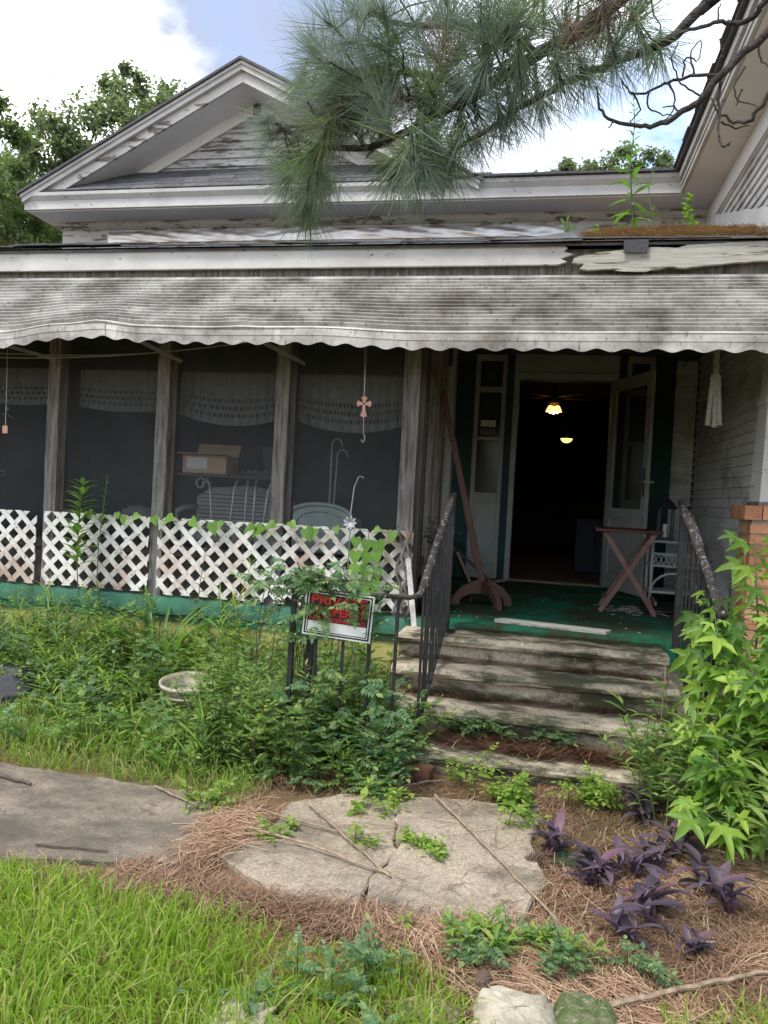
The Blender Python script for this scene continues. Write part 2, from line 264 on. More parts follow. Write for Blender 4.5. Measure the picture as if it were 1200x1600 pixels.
# ------------------------------------------------------------ mesh helpers
class MB:
    def __init__(s): s.v = []; s.f = []; s.m = []
    def add(s, vs, fs, mi=0):
        o = len(s.v); s.v.extend([tuple(p) for p in vs]); s.f.extend([tuple(i+o for i in f) for f in fs]); s.m.extend([mi]*len(fs)); return s
    def box(s, x0, x1, y0, y1, z0, z1, mi=0):
        return s.add([(x0, y0, z0), (x1, y0, z0), (x1, y1, z0), (x0, y1, z0), (x0, y0, z1), (x1, y0, z1), (x1, y1, z1), (x0, y1, z1)],
                     [(0, 3, 2, 1), (4, 5, 6, 7), (0, 1, 5, 4), (1, 2, 6, 5), (2, 3, 7, 6), (3, 0, 4, 7)], mi)
    def bar(s, a, b, w, h, up=(0, 0, 1), mi=0, w2=None, h2=None):
        a = Vector(a); b = Vector(b); d = (b-a).normalized(); u = Vector(up)
        if abs(d.dot(u)) > 0.98: u = Vector((0, 1, 0))
        x = d.cross(u).normalized(); u = x.cross(d)
        w2 = w if w2 is None else w2; h2 = h if h2 is None else h2
        vs = []
        for p, ww, hh in ((a, w, h), (b, w2, h2)):
            for i, j in ((-1, -1), (1, -1), (1, 1), (-1, 1)): vs.append(p + x*i*ww/2 + u*j*hh/2)
        return s.add(vs, [(0, 1, 2, 3), (7, 6, 5, 4), (0, 4, 5, 1), (1, 5, 6, 2), (2, 6, 7, 3), (3, 7, 4, 0)], mi)
    def tube(s, pts, rad, n=8, mi=0, cap=True):
        pts = [Vector(p) for p in pts]; k = len(pts)
        if not hasattr(rad, '__len__'): rad = [rad]*k
        base = len(s.v); ref = None
        for i, p in enumerate(pts):
            d = (pts[min(i+1, k-1)] - pts[max(i-1, 0)])
            d = d.normalized() if d.length > 1e-9 else Vector((0, 0, 1))
            if ref is None:
                ref = d.orthogonal().normalized()
            ref = (ref - d*ref.dot(d)).normalized(); q = d.cross(ref)
            for j in range(n):
                a = 2*pi*j/n; s.v.append(tuple(p + (ref*cos(a) + q*sin(a))*rad[i]))
        for i in range(k-1):
            for j in range(n):
                s.f.append((base+i*n+j, base+i*n+(j+1) % n, base+(i+1)*n+(j+1) % n, base+(i+1)*n+j)); s.m.append(mi)
        if cap:
            s.f.append(tuple(base+j for j in reversed(range(n)))); s.m.append(mi)
            s.f.append(tuple(base+(k-1)*n+j for j in range(n))); s.m.append(mi)
        return s
    def lathe(s, c, prof, n=20, mi=0):
        base = len(s.v); k = len(prof)
        for r, z in prof:
            for j in range(n):
                a = 2*pi*j/n; s.v.append((c[0]+r*cos(a), c[1]+r*sin(a), c[2]+z))
        for i in range(k-1):
            for j in range(n):
                s.f.append((base+i*n+j, base+i*n+(j+1) % n, base+(i+1)*n+(j+1) % n, base+(i+1)*n+j)); s.m.append(mi)
        return s
    def prism(s, poly, axis, a, b, mi=0):
        # poly in the two remaining axes, extruded from a to b along axis
        n = len(poly)
        def P(p, t):
            return {'x': (t, p[0], p[1]), 'y': (p[0], t, p[1]), 'z': (p[0], p[1], t)}[axis]
        vs = [P(p, a) for p in poly] + [P(p, b) for p in poly]
        fs = [tuple(reversed(range(n))), tuple(range(n, 2*n))] + [(i, (i+1) % n, n+(i+1) % n, n+i) for i in range(n)]
        return s.add(vs, fs, mi)
    def mesh(s, name, mats, smooth=False, fix=False):
        me = bpy.data.meshes.new(name); me.from_pydata(s.v, [], s.f)
        for m in (mats if isinstance(mats, (list, tuple)) else [mats]): me.materials.append(m)
        if any(s.m): me.polygons.foreach_set('material_index', s.m)
        if smooth: me.polygons.foreach_set('use_smooth', [True]*len(s.f))
        me.update()
        if fix:
            import bmesh
            b = bmesh.new(); b.from_mesh(me); bmesh.ops.recalc_face_normals(b, faces=b.faces); b.to_mesh(me); b.free()
        return me

def tag(o, label=None, cat=None, group=None, kind=None):
    if label: o['label'] = label
    if cat: o['category'] = cat
    if group: o['group'] = group
    if kind: o['kind'] = kind
    return o
def thing(name, loc, label, cat, group=None):
    o = bpy.data.objects.new(name, None); o.empty_display_size = 0.1; COL.objects.link(o); o.location = loc
    o['w'] = tuple(loc); return tag(o, label, cat, group)
def wloc(p): 
    return Vector(p['w']) if 'w' in p else Vector(p.location)
def obj(name, mb, mats, parent=None, smooth=False, bevel=0, kind=None, label=None, fix=True):
    """one mesh whose vertices are given in world coordinates; its origin goes to the middle of its base"""
    V = np.array(mb.v, float); c = np.array([(V[:, 0].min()+V[:, 0].max())/2, (V[:, 1].min()+V[:, 1].max())/2, V[:, 2].min()])
    me = mb.mesh(name, mats, smooth, fix)
    me.transform(Matrix.Translation(Vector(-c)))
    o = bpy.data.objects.new(name, me); COL.objects.link(o)
    o['w'] = tuple(c)
    if parent is not None:
        o.parent = parent; o.location = Vector(c) - wloc(parent)
    else: o.location = c
    if bevel:
        b = o.modifiers.new('bevel', 'BEVEL'); b.width = bevel; b.segments = 1; b.limit_method = 'ANGLE'
    if kind: o['kind'] = kind
    if label: o['label'] = label
    return o
def put(name, me, parent, mat):
    """a copy that shares mesh data, placed by a world matrix (parents carry no rotation)"""
    o = bpy.data.objects.new(name, me); COL.objects.link(o); o.parent = parent
    m = mat.copy(); m.translation = mat.translation - wloc(parent); o.matrix_local = m; o['w'] = tuple(mat.translation); return o
def one(name, mb, mats, label, cat, group=None, **k):
    o = obj(name, mb, mats, None, **k); return tag(o, label, cat, group)
def rotm(d, up):
    d = Vector(d).normalized(); up = Vector(up)
    if abs(d.dot(up.normalized())) > 0.98: up = Vector((0.3, 1, 0.2))
    x = d.cross(up).normalized(); z = x.cross(d)
    return Matrix(((x.x, d.x, z.x), (x.y, d.y, z.y), (x.z, d.z, z.z)))
def clip(poly, x0, x1, z0, z1):
    def cut(P, f, g):
        o = []
        for i in range(len(P)):
            a, b = P[i-1], P[i]; fa, fb = f(a), f(b)
            if fa*fb < 0: t = fa/(fa-fb); o.append((a[0]+(b[0]-a[0])*t, a[1]+(b[1]-a[1])*t))
            if fb >= 0: o.append(b)
        return o
    for f in (lambda p: p[0]-x0, lambda p: x1-p[0], lambda p: p[1]-z0, lambda p: z1-p[1]):
        poly = cut(poly, f, None)
        if len(poly) < 3: return []
    return poly
def noisy(seed):
    r = random.Random(seed); T = [(r.uniform(0.5, 4), r.uniform(0, 6.28), r.uniform(0.3, 1)) for _ in range(5)]
    return lambda x: sum(a*sin(w*x+p) for w, p, a in T)/2.5

# leaf templates: verts (x across, y along, z up), faces
def tmpl(v, f): return (np.array(v, float), f)
LANCE = tmpl([(0, 0, 0), (-.11, .35, .035), (.11, .35, .035), (0, .4, 0), (-.08, .7, 0), (.08, .7, 0), (0, .72, -.03), (0, 1, -.12)],
             [(0, 2, 3), (0, 3, 1), (2, 5, 6, 3), (3, 6, 4, 1), (5, 7, 6), (6, 7, 4)])
OVAL = tmpl([(0, 0, 0), (-.26, .3, .06), (.26, .3, .06), (0, .3, 0), (-.24, .62, .03), (.24, .62, .03), (0, .64, -.03), (0, 1, -.12)],
            [(0, 2, 3), (0, 3, 1), (2, 5, 6, 3), (3, 6, 4, 1), (5, 7, 6), (6, 7, 4)])
HEART = tmpl([(0, 0, 0), (-.18, -.13, .02), (-.38, -.05, .05), (-.44, .16, .06), (-.36, .42, .03), (-.17, .72, -.03), (0, 1, -.14),
              (.18, -.13, .02), (.38, -.05, .05), (.44, .16, .06), (.36, .42, .03), (.17, .72, -.03), (0, .3, -.02), (0, .65, -.05)],
             [(0, 12, 2, 1), (12, 4, 3, 2), (12, 13, 5, 4), (13, 6, 5), (0, 7, 8, 12), (12, 8, 9, 10), (12, 10, 11, 13), (13, 11, 6)])
def star():
    v = [(0, 0, 0)]; pts = []
    for ang, ln in ((-128, .55), (-64, .88), (0, 1.0), (64, .88), (128, .55)):
        a = radians(ang)
        for da, l, z in ((-.44, .38, .05), (-.24, .62, .03), (0, 1, -.14), (.24, .62, .03), (.44, .38, .05)):
            pts.append((sin(a+da)*l*ln, .12+cos(a+da)*l*ln, z*1.0))
        mid = len(pts)
    v += pts; v.append((0, .12, -.02)); c = len(v)-1
    f = [(c, i, i+1) for i in range(1, len(pts))]
    f = [(c, i+1, i) for i in range(1, len(pts))]
    f += [(0, c, 1), (c, 0, len(pts))]
    return tmpl(v, f)
STAR = star()
def merge(parts):
    v = []; f = []
    for (tv, tf), R, t, s in parts:
        o = len(v); P = (tv*s) @ np.array(R).T + np.array(t); v += [tuple(p) for p in P]; f += [tuple(i+o for i in q) for q in tf]
    return tmpl(v, f)
TOOTH = tmpl([(0, 0, 0), (-.24, .22, .04), (-.17, .36, .02), (-.28, .52, .03), (-.12, .70, 0), (0, 1, -.1), (.24, .22, .04), (.17, .36, .02), (.28, .52, .03), (.12, .70, 0), (0, .4, -.02)],
             [(0, 10, 2, 1), (10, 4, 3, 2), (10, 5, 4), (0, 6, 7, 10), (10, 7, 8, 9), (10, 9, 5)])
def pinnate(n=4, leaf=TOOTH, size=.34):
    ps = [(leaf, rotm((0, 1, -.15), (0, 0, 1)), (0, .75, -.06), size*1.1)]
    for i in range(n):
        y = .16 + .62*i/n
        for sgn in (-1, 1): ps.append((leaf, rotm((sgn*1, .55, -.12), (0, 0, 1)), (0, y, -.02*i), size*(1-.08*i)))
    v, f = merge(ps); o = len(v)
    v = np.vstack([v, [(-.008, 0, 0), (.008, 0, 0), (0, .8, -.06)]]); return (v, f + [(o, o+1, o+2)])
PINN = pinnate(); PINN3 = pinnate(2, OVAL, .42)
def strap(seg=6, bend=0.5, w=.05):
    v = []; f = []
    y = z = 0; a = 0
    for i in range(seg+1):
        t = i/seg; ww = w*(1-t**2.2)*(.7+.6*t if t < .5 else 1)
        v += [(-ww, y, z+ww*.4), (0, y, z), (ww, y, z+ww*.4)]
        y += cos(a)/seg; z += sin(a)/seg; a -= bend*1.9/seg*(0.4+1.2*t)
    for i in range(seg):
        for j in (0, 1): f.append((3*i+j, 3*i+j+1, 3*i+j+4, 3*i+j+3))
    return tmpl(v, f)
STRAP = strap(); BLADE = strap(4, .35, .035)
def place(mb, T, pos, d, up=(0, 0, 1), s=1.0, mi=0):
    R = np.array(rotm(d, up)); P = (T[0]*s) @ R.T + np.array(pos)
    o = len(mb.v); mb.v.extend(map(tuple, P)); mb.f.extend([tuple(i+o for i in q) for q in T[1]]); mb.m.extend([mi]*len(T[1]))
def leaf_mesh(name, T, mat, sub=False):
    mb = MB(); mb.add(T[0], T[1]); return mb.mesh(name, mat, True)
def putleaf(name, me, parent, pos, d, up, s):
    m = (rotm(d, up)*s).to_4x4(); m.translation = Vector(pos); return put(name, me, parent, m)
def jit(v, a): return Vector((v[0]+U(-a, a), v[1]+U(-a, a), v[2]+U(-a, a)))

# ============================================================ SETTING: ground and paving
def ground():
    xs = list(np.concatenate([np.linspace(-260, -8, 22)[:-1], np.arange(-8, 6, .14), np.linspace(6, 260, 22)]))
    ys = list(np.concatenate([np.linspace(-120, -1, 14)[:-1], np.arange(-1, 7, .14), np.linspace(7, 300, 24)]))
    mb = MB(); na = noisy(3); nb = noisy(5)
    for y in ys:
        for x in xs:
            near = (-8 < x < 6 and -1 < y < 7)
            mb.v.append((x, y, (-0.006 + 0.005*na(x*2+y)*nb(y*2.3-x)) if near else -0.01))
    n = len(xs)
    for j in range(len(ys)-1):
        for i in range(n-1): mb.f.append((j*n+i, j*n+i+1, (j+1)*n+i+1, (j+1)*n+i)); mb.m.append(0)
    return obj('ground', mb, M['ground'], smooth=True, kind='structure', fix=False)
ground()
def slab(name, poly, z, mat):
    r = random.Random(11); P = []
    for i in range(len(poly)):
        a = poly[i]; b = poly[(i+1) % len(poly)]; k = max(2, int(math.dist(a, b)/.06))
        for j in range(k):
            t = j/k; P.append((a[0]+(b[0]-a[0])*t + r.uniform(-.014, .014), a[1]+(b[1]-a[1])*t + r.uniform(-.014, .014)))
    mb = MB().prism(P, 'z', -.05, z); return obj(name, mb, mat, kind='structure', bevel=.008)
slab('sidewalk', [(-7.0, 2.42), (-2.4, 2.46), (-1.32, 2.74), (-1.31, 3.05), (-1.45, 3.38), (-2.6, 3.42), (-7.0, 3.42)], .022, M['walk'])
slab('path', [(-1.19, 2.84), (-.80, 2.60), (-.545, 2.61), (-.57, 2.85), (-.515, 3.1), (-.585, 3.4), (-.555, 3.67), (-.88, 3.62), (-1.08, 3.42), (-1.08, 3.1)], .021, M['slab'])
slab('path', [(-.535, 2.62), (-.26, 2.50), (.02, 2.76), (.10, 3.02), (.03, 3.3), (.06, 3.74), (-.4, 3.72), (-.545, 3.68), (-.575, 3.4), (-.505, 3.1), (-.56, 2.85)], .027, M['slab'])

# ============================================================ HOUSE
PF = .61            # porch floor level
YP = 5.42           # porch post line
YW = 8.45           # main wall
XW = 1.50           # side wall of the wing
H = thing('house', (-2.2, 8.5, 0), 'old white house with front gable, sagging porch and flaking paint', 'house')
# foundation of painted blocks, porch deck with carpet and its edge
fnd = obj('foundation', MB().box(-5.5, 1.6, 5.40, 5.6, -.1, .49), M['mortar'], H)
blk = MB().box(-.195, .195, -.03, .03, 0, .188).mesh('block', M['block'])
for r in range(3):
    x = -5.6 + (r % 2)*.2
    while x < -.95:
        m = Matrix.Translation((x+.2, 5.385+U(-.003, .003), -.09 + r*.195)); o = put('block', blk, fnd, m); x += .40
obj('porch_deck', MB().box(-5.5, 1.7, 5.34, YW, .44, PF), M['carpet'], H)
mb = MB(); na = noisy(9)
for i in range(95):
    x0 = -5.5 + i*.05; x1 = x0+.05; d = .008
    z0 = .497 + .010*na(x0*2); z1 = .497+.010*na(x1*2)
    mb.add([(x0, 5.33, z0), (x1, 5.33, z1), (x1, 5.325, .615), (x0, 5.325, .615), (x0, 5.45, .622), (x1, 5.45, .622)], [(0, 1, 2, 3), (3, 2, 5, 4)])
obj('carpet_edging', mb, M['carpetedge'], H, smooth=True)
# main walls
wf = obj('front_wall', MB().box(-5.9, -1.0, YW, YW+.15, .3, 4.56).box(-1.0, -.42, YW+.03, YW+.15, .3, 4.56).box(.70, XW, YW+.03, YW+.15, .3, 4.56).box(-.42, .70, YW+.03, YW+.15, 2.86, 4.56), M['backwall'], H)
obj('side_wall', MB().box(-5.9, -5.78, YW+.15, 17, 0, 4.56), M['white'], H)
obj('rear_wall', MB().box(-5.9, 6, 17, 17.1, 0, 4.56), M['white'], H)
frz = obj('frieze', MB().box(-5.92, XW-.002, YW-.03, YW-.002, 4.08, 4.54).box(-5.915, XW-.004, YW-.05, YW-.032, 4.475, 4.505), M['peel'], H)
# crinkled flashing on the wall above the porch roof
mb = MB(); n = 260; n1_, n2_, n3_ = noisy(61), noisy(62), noisy(63)
for i in range(n+1):
    x = -5.3 + 5.35*i/n
    for j in range(7):
        z = 4.312 + .133*j/6
        f_ = abs(n1_(x*3.2+j*.5)) + .7*abs(n2_(x*5-j*.8)) + .12*n3_(x*12+j*1.2)
        mb.v.append((x, YW-.042 - .011*f_*sin(pi*(j+.6)/7), z + (.004*n3_(x*7) if j == 6 else 0)))
for i in range(n):
    for j in range(6): mb.f.append((i*7+j, i*7+7+j, i*7+8+j, i*7+1+j)); mb.m.append(0)
obj('wall_flashing', mb, M['foil'], H, smooth=True)
# cornice along the eave, soffit
obj('eave_fascia', MB().box(-6.1, 1.15, 7.95, 7.98, 4.555, 4.69), M['white'], H, bevel=.004)
obj('eave_crown', MB().prism([(7.95, 4.66), (7.948, 4.655), (7.905, 4.70), (7.90, 4.735), (7.95, 4.737)], 'x', -6.13, 1.17), M['white'], H)
obj('eave_soffit', MB().box(-6.08, 1.16, 7.982, YW-.004, 4.545, 4.57), M['soffit'], H)
obj('eave_return', MB().box(-6.105, -6.085, 7.952, 9.6, 4.557, 4.735), M['white'], H)
obj('bed_moulding', MB().prism([(YW-.05, 4.47), (YW-.09, 4.50), (YW-.11, 4.543), (YW-.05, 4.543)], 'x', -5.93, XW), M['peel'], H)
# gable: face, clapboards, rake boards, soffits, roof
GX, GZ, GH = -3.47, 4.735, 1.36; GL = 2.63
sl_ = GH/GL
gb = obj('gable', MB().prism([(GX-GL+.35, 4.72), (GX+GL-.35, 4.72), (GX, GZ+GH-.17)], 'y', YW, YW+.1), M['darkwood'], H)
z = 5.08; k = 0
while z < GZ+GH-.30:
    hw = (GZ+GH-.22-z)/sl_; hw2 = max(.02, (GZ+GH-.22-z-.105)/sl_)
    t = .012 + U(0, .006)
    mb = MB().add([(GX-hw, YW-.006, z), (GX+hw, YW-.006, z), (GX+hw, YW-.02-t, z+.004), (GX-hw, YW-.02-t, z+.004), (GX-hw2, YW-.004, z+.108), (GX+hw2, YW-.004, z+.108)],
                  [(0, 1, 2, 3), (3, 2, 5, 4)])
    obj('clapboard', mb, M['clap'], gb); z += .097; k += 1
for s in (-1, 1):
    def rk(a, b, off0, off1, y0, y1):
        # strip between two offsets measured downward from the roof line
        xa, xb = GX+s*a, GX+s*b
        za, zb = GZ+GH-sl_*a, GZ+GH-sl_*b
        return [(xa, za-off0), (xb, zb-off0), (xb, zb-off1), (xa, za-off1)]
    mb = MB().prism(rk(0, GL-.27, .075, .215, 0, 0), 'y', 7.953, 7.985); obj('rake_board', mb, M['peel' if s < 0 else 'white'], H, bevel=.004)
    mb = MB().prism(rk(0, GL+.01, .03, .10, 0, 0), 'y', 7.905, 7.947).prism(rk(0, GL+.02, .012, .045, 0, 0), 'y', 7.885, 7.944); obj('rake_crown', mb, M['white'], H)
    mb = MB().prism(rk(.0, GL-.25, .185, .20, 0, 0), 'y', 7.988, YW-.03); obj('rake_soffit', mb, M['soffit'], H)
    mb = MB().prism(rk(.05, GL-.4, .20, .33, 0, 0), 'y', YW-.055, YW-.03); obj('rake_frieze', mb, M['soffit'], H)
    mb = MB().prism(rk(-.0, GL+.05, -.022, .008, 0, 0), 'y', 7.86, 15.5); obj('gable_roof', mb, M['shingle'], H)
# shingled skirt at the foot of the gable
sk = obj('gable_skirt', MB().add([(-6.08, 7.93, 4.738), (-.90, 7.93, 4.738), (-1.25, YW, 5.14), (-5.70, YW, 5.14), (-6.08, 7.93, 4.74)], [(0, 1, 2, 3)]), M['felt'], H)
sh = MB().box(-.152, .152, 0, .17, 0, .008).mesh('shingle', M['shingle'])
th = atan2(5.14-4.738, YW-7.93)
for r_ in range(5):
    x = -6.0 + .02 + (r_ % 2)*.155 + r_*.10
    while x < -1.02 - r_*.10:
        y = 7.915 + r_*.135*cos(th); zc = 4.742 + r_*.135*sin(th)+.006
        put('shingle', sh, sk, Matrix.Translation((x+.152, y, zc+U(0, .003))) @ Matrix.Rotation(th-.03+U(-.01, .015), 4, 'X') @ Matrix.Rotation(U(-.012, .012), 4, 'Z')); x += .31
for s in (-1, 1):
    obj('rake_foot', MB().prism([(GX+s*(GL-.02), 4.692), (GX+s*(GL-.50), 4.692), (GX+s*(GL-.268), 4.80), (GX+s*(GL-.02), 4.70)], 'y', 7.957, 7.983), M['white'], H)
# low main roof behind the eave to the right of the gable
obj('main_roof', MB().add([(-1.4, 7.86, 4.742), (1.15, 7.86, 4.742), (1.15, 13, 6.0), (-1.4, 13, 6.0), (-1.4, 7.86, 4.765), (1.15, 7.86, 4.765), (1.15, 13, 6.02), (-1.4, 13, 6.02)],
    [(0, 3, 2, 1), (4, 5, 6, 7), (0, 1, 5, 4), (1, 2, 6, 5), (2, 3, 7, 6), (3, 0, 4, 7)]), M['shingle'], H)
# ---- wing on the right
ww = obj('wing_wall', MB().box(XW+.012, XW+.15, 5.62, YW+.03, 0, 4.56).box(XW+.02, 6, 5.62, 5.75, 0, 4.56).box(6, 6.1, 5.62, 17, 0, 4.56), M['backwall'], H)
def board_y(z, h, y0, y1, x):
    s_ = U(-.004, .004)
    return MB().add([(x+.010, y0, z), (x-.014, y0, z+.004), (x+.006, y0, z+h), (x+.010, y1, z+s_), (x-.014, y1, z+.004+s_), (x+.006, y1, z+h+s_)], [(0, 1, 4, 3), (1, 2, 5, 4), (0, 2, 1), (3, 4, 5)])
z = .60
while z < 4.46:
    obj('siding_board', board_y(z, .092, 5.58, YW-.02 if z < 3.2 else YW-.01, XW), M['wingside'], ww); z += .083
z = .60
while z < 3.0:
    obj('siding_board', MB().add([(1.27, YW+.02, z), (1.27, YW-.012, z+.004), (1.27, YW+.012, z+.092), (XW-.016, YW+.02, z), (XW-.016, YW-.012, z+.004), (XW-.016, YW+.012, z+.092)], [(0, 1, 4, 3), (1, 2, 5, 4), (0, 2, 1), (3, 4, 5)]), M['wingside'], wf); z += .083
z = .10
while z < 4.46:
    obj('siding_board', MB().add([(1.56, 5.625, z), (1.56, 5.592, z+.004), (1.56, 5.616, z+.092), (5.95, 5.625, z), (5.95, 5.592, z+.004), (5.95, 5.616, z+.092)], [(0, 1, 4, 3), (1, 2, 5, 4), (0, 2, 1), (3, 4, 5)]), M['wingside'], ww); z += .083
obj('corner_board', MB().box(1.47, 1.558, 5.555, 5.578, .1, 4.545), M['white'], H)
obj('wing_fascia', MB().box(1.13, 1.16, 4.3, 7.948, 4.557, 4.70), M['white'], H, bevel=.004)
obj('wing_crown', MB().box(1.10, 1.128, 4.3, 7.90, 4.665, 4.737).box(1.118, 1.129, 4.3, 7.905, 4.60, 4.63), M['white'], H)
obj('wing_soffit', MB().box(1.162, XW+.01, 4.3, YW-.006, 4.547, 4.572), M['soffit'], H)
obj('wing_frieze', MB().box(XW-.032, XW-.006, 5.5, YW-.035, 4.36, 4.545), M['soffit'], H)
obj('wing_roof', MB().add([(1.06, 4.2, 4.74), (1.06, 13, 4.74), (4.5, 13, 6.9), (4.5, 4.2, 6.9), (1.06, 4.2, 4.765), (1.06, 13, 4.765), (4.5, 13, 6.925), (4.5, 4.2, 6.925)],
    [(0, 3, 2, 1), (4, 5, 6, 7), (0, 1, 5, 4), (1, 2, 6, 5), (2, 3, 7, 6), (3, 0, 4, 7)]), M['shingle'], H)
r = random.Random(8)
mb = MB(); y = 4.25
while y < 7.85:
    l = r.uniform(.2, .33); mb.box(1.035+r.uniform(-.012, .012), 1.3, y, y+l-.004, 4.767+r.uniform(0, .004), 4.777); y += l
obj('wing_shingle_edge', mb, M['shingle'], H)
# ---- porch roof, fascia, ceiling, beam
def zr(y): return 3.203 + .326*(y-5.20)
obj('porch_roof', MB().add([(-7.2, 5.20, zr(5.2)), (4.2, 5.20, zr(5.2)), (4.2, 5.62, zr(5.62)), (XW+.01, 5.62, zr(5.62)), (XW+.01, YW, zr(YW)), (-7.2, YW, zr(YW)),
     (-7.2, 5.20, zr(5.2)-.03), (4.2, 5.20, zr(5.2)-.03), (4.2, 5.62, zr(5.62)-.03), (XW+.01, 5.62, zr(5.62)-.03), (XW+.01, YW, zr(YW)-.03), (-7.2, YW, zr(YW)-.03)],
     [(0, 1, 2, 3, 4, 5), (11, 10, 9, 8, 7, 6), (0, 6, 7, 1), (1, 7, 8, 2), (2, 8, 9, 3), (3, 9, 10, 4), (4, 10, 11, 5), (5, 11, 6, 0)]), M['felt'], H)
# the eave course of shingles, curled in places
es = obj('eave_course', MB().box(-7.1, 4.1, 5.20, 5.24, zr(5.2)-.012, zr(5.2)-.002), M['felt'], H)
x = -6.0; r = random.Random(21)
while x < 3.5:
    w = .30; lift = r.uniform(0, .012) + (.02 if -4.1 < x < -3.2 else 0)
    for row in range(2):
        y = 5.165 + row*.14; mbx = MB(); a = .335; dz = r.uniform(-.004, .008)
        x0, x1 = x + row*.15 - .148, x + row*.15 + .148
        mbx.add([(x0, y, zr(y)+.004+lift+dz), (x1, y, zr(y)+.004+lift), (x1, y+.2, zr(y+.2)+.006), (x0, y+.2, zr(y+.2)+.006),
                 (x0, y, zr(y)+.013+lift+dz), (x1, y, zr(y)+.013+lift), (x1, y+.2, zr(y+.2)+.016), (x0, y+.2, zr(y+.2)+.016)],
                [(0, 3, 2, 1), (4, 5, 6, 7), (0, 1, 5, 4), (1, 2, 6, 5), (2, 3, 7, 6), (3, 0, 4, 7)])
        obj('shingle', mbx, M['shingle'], es)
    x += w
# intact fascia on the left, cracked free at its right end; rotten sagging board on the right
P = [(-7.1, 3.195), (.02, 3.19), (.06, 3.165), (.035, 3.14), (.10, 3.125), (.02, 3.095), (.06, 3.075), (.0, 3.055), (-7.1, 3.03)]
obj('porch_fascia', MB().prism(P, 'y', 5.215, 5.245), M['white'], H, bevel=.003)
P = [(.10, 3.085), (.13, 3.10), (.25, 3.125), (.42, 3.14), (.60, 3.155), (.75, 3.15), (.80, 3.168), (1.1, 3.18), (1.4, 3.19), (4, 3.20),
     (4, 3.10), (1.5, 3.07), (1.2, 3.06), (.9, 3.035), (.78, 3.02), (.70, 3.03), (.62, 3.012), (.50, 3.02), (.44, 3.005), (.35, 3.02), (.2, 3.012), (.14, 3.02), (.17, 3.05), (.09, 3.06)]
r = random.Random(55); P = [q for a, b in zip(P, P[1:]+P[:1]) for q in [a]+[(a[0]+(b[0]-a[0])*t/6+r.uniform(-.003, .003), a[1]+(b[1]-a[1])*t/6+r.uniform(-.003, .003)) for t in range(1, 6) if abs(a[0]-b[0]) < 1.0]]
obj('broken_fascia', MB().prism(P, 'y', 5.19, 5.225), M['rotwood'], H, bevel=.003, label='rotten cracked fascia board sagging at its left end')
sp = obj('splinter', MB().prism([(.36, 3.005), (.52, 3.02), (.60, 3.012), (.56, 2.995), (.42, 2.997)], 'y', 5.178, 5.188), M['rotwood'], H)
obj('shingle_patch', MB().box(.41, .56, 5.165, 5.175, 3.115, 3.195), M['greyplaster'], H, label='loose square grey shingle hanging over the cracked fascia')
obj('sub_fascia', MB().box(-7.1, 4.1, 5.265, 5.30, 2.93, 3.17), M['wood'], H)
obj('porch_beam', MB().box(-5.5, 4.0, 5.36, 5.49, 2.86, 3.1), M['wood'], H)
obj('porch_ceiling', MB().box(-5.5, XW, 5.5, YW-.005, 3.06, 3.085), M['ceil'], H)
obj('porch_end_wall', MB().box(-5.5, -5.42, 5.45, YW, .6, 3.06), M['backwall'], H)
# torn felt flap at the break
obj('felt_flap', MB().add([(-.28, 5.25, zr(5.25)+.02), (.12, 5.22, zr(5.22)+.02), (.10, 5.55, zr(5.55)+.07), (-.1, 5.75, zr(5.75)+.03), (.20, 5.60, zr(5.6)+.02)], [(0, 1, 2), (0, 2, 3), (1, 4, 2)]), M['felt'], H)
# grey flashing where the porch roof meets the wing
mb = MB(); n = 40; r = random.Random(6)
for i in range(n+1):
    y = 5.7 + 2.7*i/n
    for j in range(4): mb.v.append((XW-.035-.016*r.random(), y, zr(y)+.01+j*.075+(r.uniform(-.008, .008) if j == 3 else 0)))
for i in range(n):
    for j in range(3): mb.f.append((i*4+j, i*4+4+j, i*4+5+j, i*4+1+j)); mb.m.append(0)
obj('wing_flashing', mb, M['paleflash'], H, smooth=True)

# ---- posts, rails and screens of the porch
PX = [-4.74, -3.80, -2.87, -1.92, -.96]
for i, x in enumerate(PX):
    mb = MB(); k = 14; na = noisy(30+i)
    for j in range(k+1):
        z = .615 + (2.86-.615)*j/k; dx = .004*na(z*2)
        for a, b in ((-.05, -.05), (.05, -.05), (.05, .05), (-.05, .05)): mb.v.append((x+a*(1.15 if i == 4 else 1)+dx+U(-.002, .002), YP+b+U(-.002, .002), z))
    for j in range(k):
        for q in range(4): mb.f.append((j*4+q, j*4+(q+1) % 4, j*4+4+(q+1) % 4, j*4+4+q)); mb.m.append(0)
    mb.f.append((3, 2, 1, 0)); mb.m.append(0); mb.f.append(tuple(k*4+q for q in range(4))); mb.m.append(0)
    p = obj('porch_post', mb, M['wood'], H)
    obj('stop_strip', MB().box(x+.053, x+.095, YP-.01, YP+.05, .62, 2.86), M['darkwood'], p)
for i in range(4):
    xa, xb = PX[i]+.097, PX[i+1]-.055
    mb = MB(); 
    for q in range(7):
        t = q/6; x = xa+(xb-xa)*t; b = .010*sin(pi*t)
        for z, kf in ((1.0, 0), (1.6, .8), (2.2, 1), (2.855, 0)): mb.v.append((x, YP+.02+b*kf, z))
    for q in range(6):
        for j in range(3): mb.f.append((q*4+j, q*4+4+j, q*4+5+j, q*4+1+j)); mb.m.append(0)
    s_ = obj('screen_panel', mb, M['screen'], H, smooth=True, fix=False)
    obj('bottom_rail', MB().box(xa, xb, YP-.02, YP+.03, .93, 1.0), M['darkwood'], s_)
    obj('kick_board', MB().box(xa, xb, YP+.0, YP+.015, .625, .928), M['darkwood'], s_)
